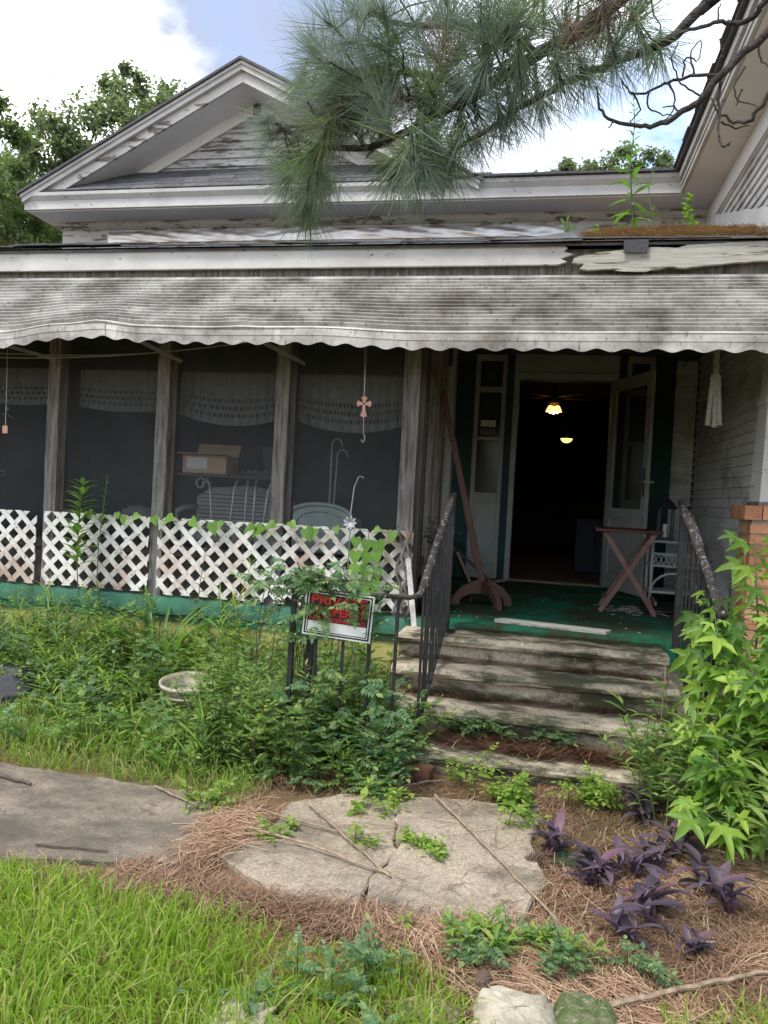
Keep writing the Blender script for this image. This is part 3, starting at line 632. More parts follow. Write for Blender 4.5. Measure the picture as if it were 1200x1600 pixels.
# side partition between the screened porch and the open entry
pt = obj('entry_partition', MB().box(-.965, -.915, 5.50, 8.4, 2.72, 2.86), M['darkwood'], H)
obj('partition_rail', MB().box(-.965, -.915, 5.50, 8.4, .93, 1.0), M['darkwood'], pt)
for y0, y1, m_, w in ((5.475, 5.50, 'tanwood', .05), (5.72, 5.80, 'darkwood', .05), (6.1, 6.2, 'wood', .06), (6.33, 6.36, 'tanwood', .05), (6.55, 6.72, 'wood', .07), (7.25, 7.42, 'doorwhite', .07)):
    obj('partition_stud', MB().box(-.94-w/2+.001, -.94+w/2+.022, y0, y1, .62, 2.9), M[m_], pt)
obj('partition_screen', MB().add([(-.94, 5.5, 1.0), (-.94, 7.25, 1.0), (-.94, 7.25, 2.72), (-.94, 5.5, 2.72)], [(0, 1, 2, 3)]), M['screen'], pt, fix=False)
obj('partition_board', MB().box(-.948, -.932, 5.5, 8.4, .625, .93), M['darkwood'], pt)

# ---- entry: frame, sidelights, dark green pilasters, doors
ent = obj('entry_surround', MB().box(-1.0, -.80, YW-.05, YW+.029, .615, 3.058).box(-.46, -.385, YW-.05, YW+.029, .615, 3.058).box(.70, .78, YW-.05, YW+.029, .615, 3.058).box(1.06, 1.265, YW-.05, YW+.029, .615, 3.058), M['dgreen'], H)
obj('door_frame', MB().box(-.384, -.325, YW-.07, YW+.13, .615, 2.86).box(.635, .699, YW-.07, YW+.13, .615, 2.86).box(-.384, .699, YW-.068, YW+.13, 2.785, 2.862), M['doorwhite'], H, bevel=.004)
obj('transom_panel', MB().box(-.384, .699, YW-.03, YW+.02, 2.864, 3.057), M['doorwhite'], H)
obj('threshold', MB().box(-.324, .634, YW-.06, YW+.12, .611, .635), M['tanwood'], H)
def sidelight(x0, x1, lab):
    mb = MB().box(x0, x0+.05, YW-.035, YW+.025, .62, 3.05).box(x1-.05, x1, YW-.035, YW+.025, .62, 3.05)
    for z0, z1 in ((.62, .78), (1.16, 1.22), (1.44, 1.55), (2.64, 2.70), (2.98, 3.05), (2.12, 2.155)): mb.box(x0+.05, x1-.05, YW-.034, YW+.024, z0, z1)
    s_ = obj('sidelight', mb, M['doorwhite'], H, bevel=.003, label=lab)
    obj('panel', MB().box(x0+.05, x1-.05, YW-.018, YW+.02, .78, 1.16), M['doorwhite'], s_); obj('panel', MB().box(x0+.05, x1-.05, YW-.02, YW+.02, 1.22, 1.44), M['doorwhite'], s_)
    obj('pane', MB().box(x0+.05, x1-.05, YW-.006, YW, 1.55, 2.12), M['glass'], s_); obj('pane', MB().box(x0+.05, x1-.05, YW-.006, YW, 2.155, 2.64), M['glass'], s_)
    obj('pane', MB().box(x0+.05, x1-.05, YW-.006, YW, 2.70, 2.98), M['glass'], s_); obj('curtain', MB().box(x0+.052, x1-.052, YW+.008, YW+.014, 1.56, 2.6), M['backwall'], s_)
    return s_
s_ = sidelight(-.80, -.46, 'white sidelight left of the doorway with a notice in its glass')
obj('notice', MB().box(-.72, -.56, YW-.010, YW-.008, 2.27, 2.34), M['paper'], s_); obj('notice', MB().box(-.73, -.55, YW-.010, YW-.008, 2.18, 2.25), M['lace'], s_)
sidelight(.78, 1.06, 'white sidelight right of the doorway behind the open door')
# storm door swung out to the right of the doorway
hx, hy = .655, 8.37; dxy = Vector((.30, -.73, 0)).normalized(); nrm = Vector((dxy.y, -dxy.x, 0))
def dbox(a, b, z0, z1, t=.035, off=0):
    A = Vector((hx, hy, 0)) + dxy*a + nrm*off; B = Vector((hx, hy, 0)) + dxy*b + nrm*off
    q = nrm*t/2; vs = []
    for z in (z0, z1): vs += [A-q+Vector((0, 0, z)), B-q+Vector((0, 0, z)), B+q+Vector((0, 0, z)), A+q+Vector((0, 0, z))]
    return MB().add(vs, [(0, 3, 2, 1), (4, 5, 6, 7), (0, 1, 5, 4), (1, 2, 6, 5), (2, 3, 7, 6), (3, 0, 4, 7)])
def join(*ms):
    r_ = MB()
    for m in ms: r_.add(m.v, m.f)
    return r_
dr = obj('storm_door', join(dbox(0, .09, .63, 2.78), dbox(.70, .79, .63, 2.78), dbox(.09, .70, .63, .80, .034), dbox(.09, .70, 2.66, 2.78, .034), dbox(.09, .70, 1.36, 1.46, .034)), M['doorwhite'], H, bevel=.003, label='white storm door swung open to the right of the doorway')
obj('pane', dbox(.09, .70, 1.46, 2.66, .005), M['glass'], dr); obj('panel', dbox(.09, .70, .80, 1.36, .012), M['doorwhite'], dr)
obj('latch_plate', dbox(.735, .755, 1.58, 1.86, .05), M['dmetal'], dr); obj('handle', dbox(.70, .80, 1.715, 1.735, .11), M['gmetal'], dr)
# room beyond the door
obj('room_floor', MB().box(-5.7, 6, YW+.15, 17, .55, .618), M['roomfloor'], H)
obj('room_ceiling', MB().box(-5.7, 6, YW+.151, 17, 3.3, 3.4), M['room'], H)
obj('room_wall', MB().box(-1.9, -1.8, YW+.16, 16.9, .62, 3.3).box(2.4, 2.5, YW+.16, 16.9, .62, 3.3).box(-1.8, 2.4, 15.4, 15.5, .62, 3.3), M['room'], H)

# ---- ceiling fan with lit lamp, pendant lamp, cabinet in the room
LS = .72
fan = thing('ceiling_fan', (.06, 10.5, 2.60), 'lit ceiling fan with frosted lamp shades seen through the doorway', 'ceiling fan')
obj('motor', MB().lathe((.06, 10.5, 2.78), [(0, 0), (.09, .01), (.11, .06), (.07, .12), (.02, .14), (.015, .52), (0, .52)], 16), M['dmetal'], fan, smooth=True)
for k in range(5):
    a = k*2*pi/5+.3; d = Vector((cos(a), sin(a), 0)); c = Vector((.06, 10.5, 2.87))
    obj('blade', MB().bar(c+d*.12, c+d*.58, .12, .008), M['brown'], fan)
glow = plain('lit_frosted_glass', (0.8, 0.55, 0.3), 0.5, 0, (1.0, 0.45, 0.13), 1.1); bulb = plain('lit_bulb', (1, .8, .5), 0.5, 0, (1.0, 0.72, 0.35), 4)
for k in range(3):
    a = k*2*pi/3 + 3.7; c = (.06+.052*cos(a), 10.5+.052*sin(a), 2.70)
    s_ = obj('lamp_shade', MB().lathe(c, [(.015, .065), (.032, .05), (.054, .0), (.06, -.02)], 14), glow, fan, smooth=True)
    obj('bulb', MB().lathe((c[0], c[1], c[2]-.02), [(0, -.025), (.015, -.015), (.02, .0), (.015, .03), (0, .035)], 10), bulb, s_, smooth=True)
pen = thing('pendant_lamp', (.307, 13, 2.43), 'small yellow bowl lamp glowing deep inside the dark room', 'lamp')
obj('bowl', MB().lathe((.307, 13, 2.43), [(0, .03), (.04, .037), (.075, .06), (.095, .095), (.097, .1), (0, .1)], 20), plain('lit_yellow_bowl', (.8, .7, .3), .5, 0, (1.0, .78, .16), 1.0), pen, smooth=True)
obj('rod', MB().tube([(.307, 13, 2.53), (.307, 13, 3.3)], .008, 6), M['dmetal'], pen)
cab = thing('cabinet', (.62, 10.2, .62), 'pale low cabinet standing inside the dark room', 'cabinet')
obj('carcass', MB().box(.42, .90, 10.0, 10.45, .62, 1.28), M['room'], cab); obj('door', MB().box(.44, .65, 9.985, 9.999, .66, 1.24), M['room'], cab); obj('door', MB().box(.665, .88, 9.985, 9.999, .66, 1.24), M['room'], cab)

# ============================================================ AWNING
AW = thing('porch_awning', (-1.0, 5.2, 2.4), 'mildewed ribbed white metal awning with scalloped edge along the porch', 'awning')
AT, AB = Vector((5.235, 2.975)), Vector((4.72, 2.485))
def adz(x, t):
    kn = [(-9, -.10), (-4.6, -.075), (-3.8, -.035), (-3.3, .025), (-3.0, .045), (-2.7, .02), (-2.3, .012), (-1.5, .015), (-.87, -.008), (.1, .0), (1.2, .003), (5, .0)]
    for (a, b), (c, d) in zip(kn, kn[1:]):
        if a <= x <= c: u = (x-a)/(c-a); u = u*u*(3-2*u); return (b+(d-b)*u)*max(t, 0)**1.5
    return 0
NS = 17; XS = np.arange(-6.6, 4.01, .085); wob = noisy(17)
edges = [i/(NS-1)*.93 if i < NS-1 else 0 for i in range(NS)]
ed = [0.0] + [(.90)*(i/(NS-2)) for i in range(1, NS-1)] + [1.0]
nrmA = Vector((-(AT.y-AB.y), (AT.x-AB.x))).normalized(); nrmA = Vector((AB.y-AT.y, AT.x-AB.x)).normalized()
if nrmA.y < 0: nrmA = -nrmA
for i in range(NS-1):
    t0, t1 = ed[i], ed[i+1]; mb = MB(); nb = noisy(50+i)
    for x in XS:
        x = float(x); cre = .010*math.exp(-((x+3.02+.9*(1-t1))/.10)**2) + .008*math.exp(-((x+2.3-.3*t1)/.08)**2)
        for t, h in ((t0-.004, -.006), (t0+.3*(t1-t0), .006), (t0+.84*(t1-t0), .026), (t1-.004, .023), (t1+.007, -.012)):
            p = AT + (AB-AT)*t + nrmA*(h + cre*t + .0016*nb(x*3))
            mb.v.append((x, p.x, p.y + adz(x, t) + .004*wob(x*1.3)*t))
    for q in range(len(XS)-1):
        for j in range(4): mb.f.append((q*5+j, q*5+j+1, q*5+j+6, q*5+j+5)); mb.m.append(0)
    obj('slat', mb, M['awning'], AW, smooth=False, fix=False)
# scalloped valance in overlapping lengths
seg = [-6.6, -4.55, -2.98, -1.62, 1.75, 4.0]
for si in range(5):
    mb = MB(); xs = np.linspace(seg[si], seg[si+1]+.02, int((seg[si+1]-seg[si])/.017)); y = AB.x - .006 - .004*(si % 2)
    for x in xs:
        x = float(x); zb = 2.485 + adz(x, 1) + .004*wob(x*1.3); lo = .083 + .0105*cos(2*pi*x/.17)
        for yy, z in ((y+.02, zb+.018), (y, zb+.012), (y-.004, zb-.03), (y-.001, zb-.034), (y, zb-lo), (y+.003, zb-lo)): mb.v.append((x, yy, z))
    for q in range(len(xs)-1):
        for j in range(5): mb.f.append((q*6+j, q*6+j+1, q*6+j+7, q*6+j+6)); mb.m.append(0)
    obj('valance', mb, M['awning'], AW, smooth=False, fix=False)
obj('mounting_strip', MB().box(-6.6, 4.0, 5.226, 5.262, 2.957, 2.99), M['awning'], AW)
for x in (-4.0, -2.93, -1.96):
    obj('support_arm', MB().bar((x-.06, 4.76, 2.50+adz(x, 1)), (x+.20, 5.37, 2.40), .022, .022), M['gmetal'], AW)
for k, (a, b, sag) in enumerate((((-5.4, 5.3, 2.52), (-2.92, 5.3, 2.45), .06), ((-4.6, 5.28, 2.40), (-2.1, 5.3, 2.55), .06))):
    pts = []
    for i in range(13):
        t = i/12; p = Vector(a).lerp(Vector(b), t); p.z -= sag*4*t*(1-t); pts.append(p)
    one('porch_wire', MB().tube(pts, .004, 5), M['gmetal'], ('thin grey wire drooping under the awning from the left edge', 'second thin grey wire crossing under the awning to the third post')[k], 'wire')

# ============================================================ BRICK PIER AND COLUMN
bp = thing('brick_pier', (1.47, 5.43, 0), 'orange brick pier with tapered white column at the right edge', 'pier')
core = obj('mortar_core', MB().box(1.302, 1.648, 5.262, 5.598, -.05, 1.45), M['mortar'], bp)
bA = MB().box(-.086, .086, -.045, .045, 0, .056).mesh('brick', M['brick']); bB = MB().box(-.045, .045, -.086, .086, 0, .056).mesh('brick', M['brick'])
for c in range(21):
    z = .0 + c*.068; o_ = (c % 2)
    for q in range(2):
        j = lambda: U(-.003, .003)
        xs = (1.295+.086+q*.183,) ; put('brick', bA, bp, Matrix.Translation((xs[0]+j()-(0 if not o_ else 0), 5.295+j(), z)))
        if q: put('brick', bB, bp, Matrix.Translation((1.335+j(), 5.44+j()+.0, z)))
    if o_: put('brick', bB, bp, Matrix.Translation((1.337+j(), 5.55+j(), z+.0005)).to_4x4()) if False else None
bC = MB().box(-.05, .05, -.045, .045, 0, .09).mesh('brick', M['brick'])
for q in range(4): put('brick', bC, bp, Matrix.Translation((1.30+q*.108, 5.275, 1.445+U(-.002, .002))))
for q in range(3): put('brick', bC, bp, Matrix.Translation((1.30, 5.375+q*.1, 1.445+U(-.002, .002))))
obj('cap_fill', MB().box(1.351, 1.66, 5.321, 5.62, 1.451, 1.532), M['mortar'], bp)
obj('plinth_board', MB().box(1.34, 1.66, 5.28, 5.6, 1.537, 1.562), M['wood'], bp)
mb = MB()
for (z0, z1, w0, w1) in ((1.562, 2.20, .135, .118), (2.20, 2.24, .125, .125), (2.24, 2.52, .112, .105), (2.52, 2.56, .125, .125), (2.56, 2.90, .13, .13)):
    x0 = 1.485; vs = []
    for z, w in ((z0, w0), (z1, w1)): vs += [(x0-w, 5.44-w, z), (x0+w*.5, 5.44-w, z), (x0+w*.5, 5.44+w, z), (x0-w, 5.44+w, z)]
    mb.add(vs, [(0, 3, 2, 1), (4, 5, 6, 7), (0, 1, 5, 4), (1, 2, 6, 5), (2, 3, 7, 6), (3, 0, 4, 7)])
obj('column', mb, M['white'], bp, bevel=.003)

# ============================================================ STEPS
ST = thing('concrete_steps', (0, 4.7, 0), 'weathered mossy concrete steps rising to the porch', 'steps')
def step(x0, x1, yf, yb, z0, z1, seed):
    na = noisy(seed); mb = MB(); n = 40
    prof = [(.060, z0), (.055, z1-.072), (.022, z1-.064), (.004, z1-.050), (-.004, z1-.028), (.008, z1-.008), (.035, z1), (yb-yf, z1-.004), (yb-yf, z0)]
    for i in range(n+1):
        x = x0+(x1-x0)*i/n
        for k, (dy, z) in enumerate(prof):
            w = .008*na(x*5+k)+.004*na(x*17+k*2) if 0 < k < 7 else 0
            mb.v.append((x, yf+dy+w, z+(.004*na(x*3.3+9)+.003*na(x*11) if 3 < k < 8 else 0)))
    m_ = len(prof)
    for i in range(n):
        for k in range(m_-1): mb.f.append((i*m_+k, (i+1)*m_+k, (i+1)*m_+k+1, i*m_+k+1)); mb.m.append(0)
    mb.f.append(tuple(range(m_))); mb.m.append(0); mb.f.append(tuple(n*m_+k for k in reversed(range(m_)))); mb.m.append(0)
    obj('step', mb, M['steps'], ST, smooth=False)
step(-.90, .82, 5.02, 5.36, .0, .568, 1)
step(-.88, .84, 4.72, 5.06, .0, .420, 2)
step(-.86, .86, 4.42, 4.76, .0, .262, 3)
step(-.62, .80, 4.05, 4.46, -.05, .118, 4)

# ============================================================ LATTICE
def lattice(x0, x1, z0, z1, label, ph, tilt=0):
    y = 5.345; c = ((x0+x1)/2, y, z0)
    t = thing('lattice_panel', c, label, 'lattice', 'lattice panels along the porch')
    pitch = .147; w = .039; hw = w/sqrt(2)
    for lay, sg in ((0, 1), (1, -1)):
        yy = y - .008*lay
        k = math.floor((x0-1)/pitch)
        while k*pitch < x1+1:
            xb = k*pitch + ph + (0 if sg > 0 else .03)
            # slat runs from (xb, z0) along (sg,1)
            L_ = z1-z0; xa = xb - sg*.1; za = z0-.1; xe = xb+sg*(L_+.1); ze = z1+.1
            poly = [(xa-hw, za), (xa+hw, za), (xe+hw, ze), (xe-hw, ze)]
            P = clip(poly, x0+U(-.004, .004), x1+U(-.004, .004), z0+U(-.003, .003), z1+U(-.003, .003))
            if len(P) >= 3:
                area = abs(sum(P[i-1][0]*P[i][1]-P[i][0]*P[i-1][1] for i in range(len(P))))/2
                if area > .0012 and not (U(0, 1) < .025 and area < .012):
                    P = [(c[0]+(px-c[0]), pz + tilt*(px-c[0])) for px, pz in P]
                    dy = U(-.003, .002); obj('slat', MB().prism([(a_+U(-.0015, .0015), b_+U(-.0015, .0015)) for a_, b_ in P], 'y', yy-.0035+dy, yy+.0035+dy), M['lattice'], t)
            k += 1
lattice(-5.45, -3.885, .64, 1.205, 'white lattice panel at the far left, partly hidden by weeds', .02)
lattice(-3.815, -2.915, .645, 1.215, 'short white lattice panel in the middle, between the two longer ones', .06, .008)
lattice(-2.84, -.885, .645, 1.225, 'long stained white lattice panel ending beside the steps', .035, .006)

# ============================================================ RAILINGS
def prof_tube(pts, w, h): 
    mb = MB()
    for a, b in zip(pts, pts[1:]): mb.bar(a, b, w, h)
    return mb
RL = thing('iron_railing', (-.9, 4.2, 0), 'rusty black iron railing left of the steps, turning along the flower bed', 'railing', 'iron stair railings')
XR = -.605
top = [(XR, 5.27, 1.50), (XR, 4.9, 1.36), (XR, 4.4, 1.155), (XR, 4.05, .995), (XR-.005, 3.985, .968), (XR-.05, 3.955, .955), (-1.30, 3.95, .945)]
obj('handrail', MB().tube([Vector(p) for p in top[:4]], .024, 8), M['rail'], RL, smooth=True)
obj('handrail', MB().tube([Vector(p) for p in top[3:]], [.022, .018, .013, .013], 8), M['rail'], RL, smooth=True)
obj('post', MB().box(XR-.02, XR+.02, 5.20, 5.24, .565, 1.47), M['iron'], RL, bevel=.003)
obj('post_foot', MB().box(XR-.05, XR+.06, 5.17, 5.27, .569, .578), M['iron'], RL)
obj('bottom_rail', MB().bar((XR, 5.22, .66), (XR, 4.0, .20), .03, .012), M['iron'], RL)
for k in range(9):
    y = 5.10 - k*.125; zt = 1.50-(5.27-y)*.415; zb = .66-(5.22-y)*.377
    obj('baluster', MB().bar((XR+U(-.004, .004), y, zb), (XR, y, zt-.015), .0135, .0135, (0, 1, 0)), M['iron'], RL)
for x, w, zb in ((-1.285, .026, .16), (-1.15, .016, .12), (-1.0, .014, .1), (-.86, .015, .1), (-.715, .017, .1)):
    obj('baluster', MB().bar((x-.01, 3.95, zb), (x, 3.95, .945), w, w, (0, 1, 0)), M['iron'], RL)
obj('newel_post', MB().bar((-1.235, 4.0, .08), (-1.19, 4.0, .76), .04, .04, (0, 1, 0)), M['iron'], RL)
obj('bottom_rail', MB().bar((-1.30, 3.955, .20), (-.62, 3.955, .17), .03, .012), M['iron'], RL)
RR = thing('iron_railing', (.86, 4.7, 0), 'rusty black iron railing right of the steps behind the sapling', 'railing', 'iron stair railings')
XQ = .885
obj('handrail', MB().tube([(XQ, 5.36, 1.53), (XQ, 4.9, 1.36), (XQ, 4.3, 1.11), (XQ, 4.0, .98)], .025, 8), M['rail'], RR, smooth=True)
obj('handrail', MB().tube([(XQ+.055, 5.4, 1.50), (XQ+.055, 4.85, 1.27)], .012, 6), M['rail'], RR, smooth=True)
obj('post', MB().box(XQ-.022, XQ+.022, 5.20, 5.245, .575, 1.45), M['iron'], RR, bevel=.003)
obj('bottom_rail', MB().bar((XQ, 5.22, .60), (XQ, 4.0, .18), .03, .014), M['iron'], RR)
obj('cross_rail', MB().bar((XQ, 5.25, .70), (1.26, 5.27, .70), .012, .02), M['iron'], RR)
for k in range(9):
    y = 5.10 - k*.12; obj('baluster', MB().bar((XQ, y, .60-(5.22-y)*.345), (XQ, y, 1.51-(5.36-y)*.405), .0135, .0135, (0, 1, 0)), M['iron'], RR)
for k in range(4):
    x = .96+k*.08; obj('baluster', MB().bar((x, 5.26, .62), (x, 5.26, 1.0+.1*(k % 2)), .012, .012, (0, 1, 0)), M['iron'], RR)
one('footing_block', MB().prism([(-1.31, 3.90), (-1.14, 3.86), (-1.11, 4.03), (-1.28, 4.07)], 'z', -.05, .115), M['stone'], 'square dirty concrete block under the railing corner', 'block', bevel=.012)
for k, (x, y, a, lb) in enumerate(((-.80, 3.93, .3, 'dark red brick lying by the railing foot, left of its twin'), (-.60, 3.99, -.2, 'dark red brick lying by the railing foot, nearest the bottom step'))):
    o = obj('loose_brick', MB().box(-.11, .11, -.05, .05, 0, .07), surf('dark_red_brick%d' % k, (.10, .042, .03), (.17, .075, .05), 12, rough=.95, bstr=.6), bevel=.006); o.location = (x, y, .0); o.rotation_euler = (0, 0, a); tag(o, lb, 'brick', 'loose bricks by the railing')

# ============================================================ SIGN
def text_mesh(body, size, off=0.0):
    c = bpy.data.curves.new('t', 'FONT'); c.body = body; c.size = size; c.align_x = 'CENTER'; c.align_y = 'CENTER'; c.extrude = .0008; c.offset = off
    o = bpy.data.objects.new('t', c); COL.objects.link(o); bpy.context.view_layer.update()
    me = bpy.data.meshes.new_from_object(o.evaluated_get(bpy.context.evaluated_depsgraph_get()))
    bpy.data.objects.remove(o); return me
SG = thing('warning_sign', (-1.03, 3.92, .83), 'tilted black red and white private property sign on the railing', 'sign')
RS = (Matrix.Rotation(radians(3.5), 4, 'Z') @ Matrix.Rotation(radians(93), 4, 'X') @ Matrix.Rotation(radians(-4.0), 4, 'Z')); TS = Matrix.Translation((-1.03, 3.918, .835))
def splate(name, x0, x1, y0, y1, z0, z1, mat): 
    me = MB().box(x0, x1, y0, y1, z0, z1).mesh(name, mat, False, True); return put(name, me, SG, TS @ RS)
splate('plate', -.185, .185, -.125, .125, -.004, 0, M['signwhite'])
splate('border', -.177, .177, -.117, .117, 0, .0008, M['signblack']); splate('border', -.168, .168, -.108, .108, .0009, .0016, M['signwhite']); splate('field', -.163, .163, -.103, .103, .0017, .0024, M['signblack'])
splate('blank_panel', -.158, .158, -.098, -.045, .0025, .0034, M['signwhite'])
for body, size, y, off in (('PRIVATE', .066, .070, .0016), ('PROPERTY', .062, .012, .0016), ('NO TRESPASSING', .030, -.030, .0006)):
    me = text_mesh(body, size, off); me.materials.clear(); me.materials.append(M['signred'])
    w = max(v.co.x for v in me.vertices); me.transform(Matrix.Diagonal((.150/w, 1, 1, 1)))
    put('lettering', me, SG, TS @ RS @ Matrix.Translation((0, y, .0034)))

# ============================================================ THINGS ON THE PORCH
CS = thing('coat_stand', (-.45, 6.3, PF), 'brown wooden stand with splayed feet leaning left beside the steps', 'stand')
obj('pole', MB().bar((-.46, 6.32, .80), (-.87, 6.35, 2.36), .058, .032, (0, 1, 0), w2=.045, h2=.028), M['brown'], CS, bevel=.004)
def foot(a, s=1):
    # curved foot in a vertical plane
    prof = [(0, .20), (.06, .21), (.17, .16), (.25, .07), (.26, 0), (.19, 0), (.175, .06), (.10, .095), (0, .10)]
    d = Vector((cos(a), sin(a), 0)); n = Vector((-sin(a), cos(a), 0)); c = Vector((-.45, 6.30, PF)); vs = []
    for t in (-.022, .022):
        for p, z in prof: vs.append(c + d*p + n*t + Vector((0, 0, z)))
    k = len(prof); return MB().add(vs, [tuple(range(k)), tuple(reversed(range(k, 2*k)))] + [(i, k+i, k+(i+1) % k, (i+1) % k) for i in range(k)])
for a in (-.9, .45, pi+.25, pi-1.0): obj('foot', foot(a), M['brown'], CS, bevel=.006)
obj('peg', MB().bar((-.74, 6.33, 1.95), (-.86, 6.28, 2.0), .016, .016), M['brown'], CS)
TT = thing('tray_table', (.72, 6.9, PF), 'folding maroon tray table with crossed legs beside the doorway', 'table')
obj('tray_top', MB().prism([(.42, 6.42), (.96, 6.50), (1.0, 7.02), (.45, 6.98)], 'z', 1.275, 1.297), M['maroon'], TT, bevel=.006)
for y, o_ in ((6.52, 0), (6.93, .03)):
    obj('leg', MB().bar((.93+o_, y, PF+.003), (.50+o_, y, 1.275), .04, .02, (0, 1, 0)), M['mauve'], TT); obj('leg', MB().bar((.50+o_, y+.022, PF+.003), (.90+o_, y+.022, 1.275), .04, .02, (0, 1, 0)), M['mauve'], TT)
obj('brace', MB().bar((.93, 6.53, PF+.10), (.95, 6.95, PF+.10), .02, .035), M['mauve'], TT); obj('brace', MB().bar((.52, 6.54, PF+.10), (.55, 6.95, PF+.10), .02, .035), M['mauve'], TT)
WS = thing('wicker_shelf', (1.2, 7.45, PF), 'white wicker plant shelf behind the right railing', 'shelf')
for x in (.99, 1.40):
    for y in (7.32, 7.62): obj('post', MB().tube([(x, y, PF), (x, y, PF+.56)], .016, 7), M['wickerw'], WS, smooth=True)
for z in (.10, .34, .56): obj('tier', MB().box(.975, 1.415, 7.305, 7.635, PF+z, PF+z+.022), M['wickerw'], WS, bevel=.006)
for k in range(9): obj('weave', MB().bar((1.0+k*.045, 7.31, PF+.365), (1.045+k*.045, 7.31, PF+.455), .008, .008, (0, 1, 0)).bar((1.045+k*.045, 7.305, PF+.365), (1.0+k*.045, 7.305, PF+.455), .008, .008, (0, 1, 0)), M['wickerw'], WS)
obj('tier_rim', MB().tube([(.99, 7.31, PF+.46), (1.40, 7.31, PF+.46)], .012, 6), M['wickerw'], WS)
arc = [(1.195+.20*cos(a), 7.312, PF+.12+.17*sin(a)) for a in np.linspace(0, pi, 11)]; obj('arch', MB().tube(arc, .011, 6), M['wickerw'], WS, smooth=True)
LT = thing('lantern', (1.10, 7.4, PF+.585), 'small black lantern with a bulb standing on the wicker shelf', 'lantern')
obj('base', MB().box(1.03, 1.17, 7.34, 7.48, PF+.583, PF+.61), M['dmetal'], LT); obj('roof', MB().lathe((1.10, 7.41, PF+.87), [(.11, 0), (.05, .07), (.015, .10), (0, .12)], 6), M['dmetal'], LT)
for x in (1.04, 1.16):
    for y in (7.35, 7.47): obj('corner_bar', MB().bar((x, y, PF+.61), (x, y, PF+.87), .012, .012), M['dmetal'], LT)
obj('candle', MB().tube([(1.10, 7.41, PF+.61), (1.10, 7.41, PF+.73)], .022, 8), M['paper'], LT)
one('fallen_plank', MB().prism([(-.30, 5.50), (.46, 5.36), (.50, 5.44), (-.24, 5.58)], 'z', .612, .64), M['rotwood'], 'pale broken plank lying on the green carpet edge above the steps', 'plank', bevel=.004)
r = random.Random(31); mb = MB()
for k in range(140):
    if k < 90: x = .80+r.gauss(0, .16); y = 6.75+r.gauss(0, .14); s_ = r.uniform(.008, .045)
    else: x = r.uniform(-.7, 1.1); y = r.uniform(5.5, 8.0); s_ = r.uniform(.006, .018)
    n_ = r.randint(4, 6); z = PF+.003+r.random()*.006; a0 = r.random()*6
    mb.add([(x+s_*r.uniform(.5, 1)*cos(a0+2*pi*i/n_), y+s_*r.uniform(.5, 1)*sin(a0+2*pi*i/n_), z+r.random()*.004) for i in range(n_)], [tuple(range(n_))])
tag(obj('paint_flakes', mb, M['paper'], fix=False, kind='stuff'), 'white paint flakes scattered on the green carpet below the tray table', 'debris')
dp = one('dark_dish', MB().lathe((.98, 6.75, PF+.002), [(0, 0), (.13, 0), (.16, .03), (.15, .032), (.12, .012), (0, .01)], 22), M['dmetal'], 'black round dish on the carpet by the tray table legs', 'dish', smooth=True)
for k, (a, b, w_, m_, lb) in enumerate((((-.62, 7.6, .63), (-.30, 7.45, .72), .09, 'tanwood', 'short board lying behind the leaning stand'), ((-.88, 7.0, 1.1), (-.35, 7.15, .66), .05, 'darkwood', 'dark pole leaning down behind the brown stand'), ((-.75, 6.9, 1.0), (-.58, 6.95, .64), .16, 'tanwood', 'tan board propped beside the brown stand'))):
    one('leaning_board', MB().bar(a, b, w_, .025), M[m_], lb, 'board')
# stacked wooden stakes and white post by the left railing
one('white_stake', MB().bar((-.81, 5.12, .60), (-.89, 5.2, 1.05), .036, .018, (0, 1, 0)), M['dirtywhite'], 'white painted stake leaning behind the left railing', 'stake')
for k in range(3):
    pts = [(-.90-.035*k+.022*sin(i*1.1+k*2), 5.30+.004*k, .63+.62*i/12) for i in range(13)]
    one('twisted_vine', MB().tube(pts, .010, 6), M['wood'], ('grey dry vine stem twisting up, nearest the railing', 'grey dry vine stem twisting up, middle of three', 'grey dry vine stem twisting up, beside the lattice end')[k], 'vine', 'dry vine stems by the lattice end', smooth=True)
DB = thing('dried_bouquet', (-.77, 5.75, .9), 'withered grey dried flowers in a dark pot behind the left railing', 'dried flowers')
obj('pot', MB().lathe((-.77, 5.75, .615), [(0, 0), (.09, 0), (.12, .26), (.11, .26), (0, .24)], 16), M['dmetal'], DB, smooth=True)
mb = MB(); r = random.Random(77)
for k in range(150):
    p = Vector((-.77+r.gauss(0, .06), 5.75+r.gauss(0, .06), 1.20+r.gauss(0, .07))); place(mb, OVAL, p, jit((0, 0, 0), 1), (0, 0, 1), r.uniform(.03, .06))
obj('dry_petals', mb, leafm('dry_grey_petal', (.07, .065, .06), (.24, .23, .21), .1, .8), DB, fix=False, kind='stuff')
obj('stalks', join(*[MB().tube([(-.77+.01*k, 5.75, .85), (-.77+r.uniform(-.05, .05), 5.75+r.uniform(-.05, .05), 1.2)], .004, 5) for k in range(-3, 4)]), M['stemr'], DB)
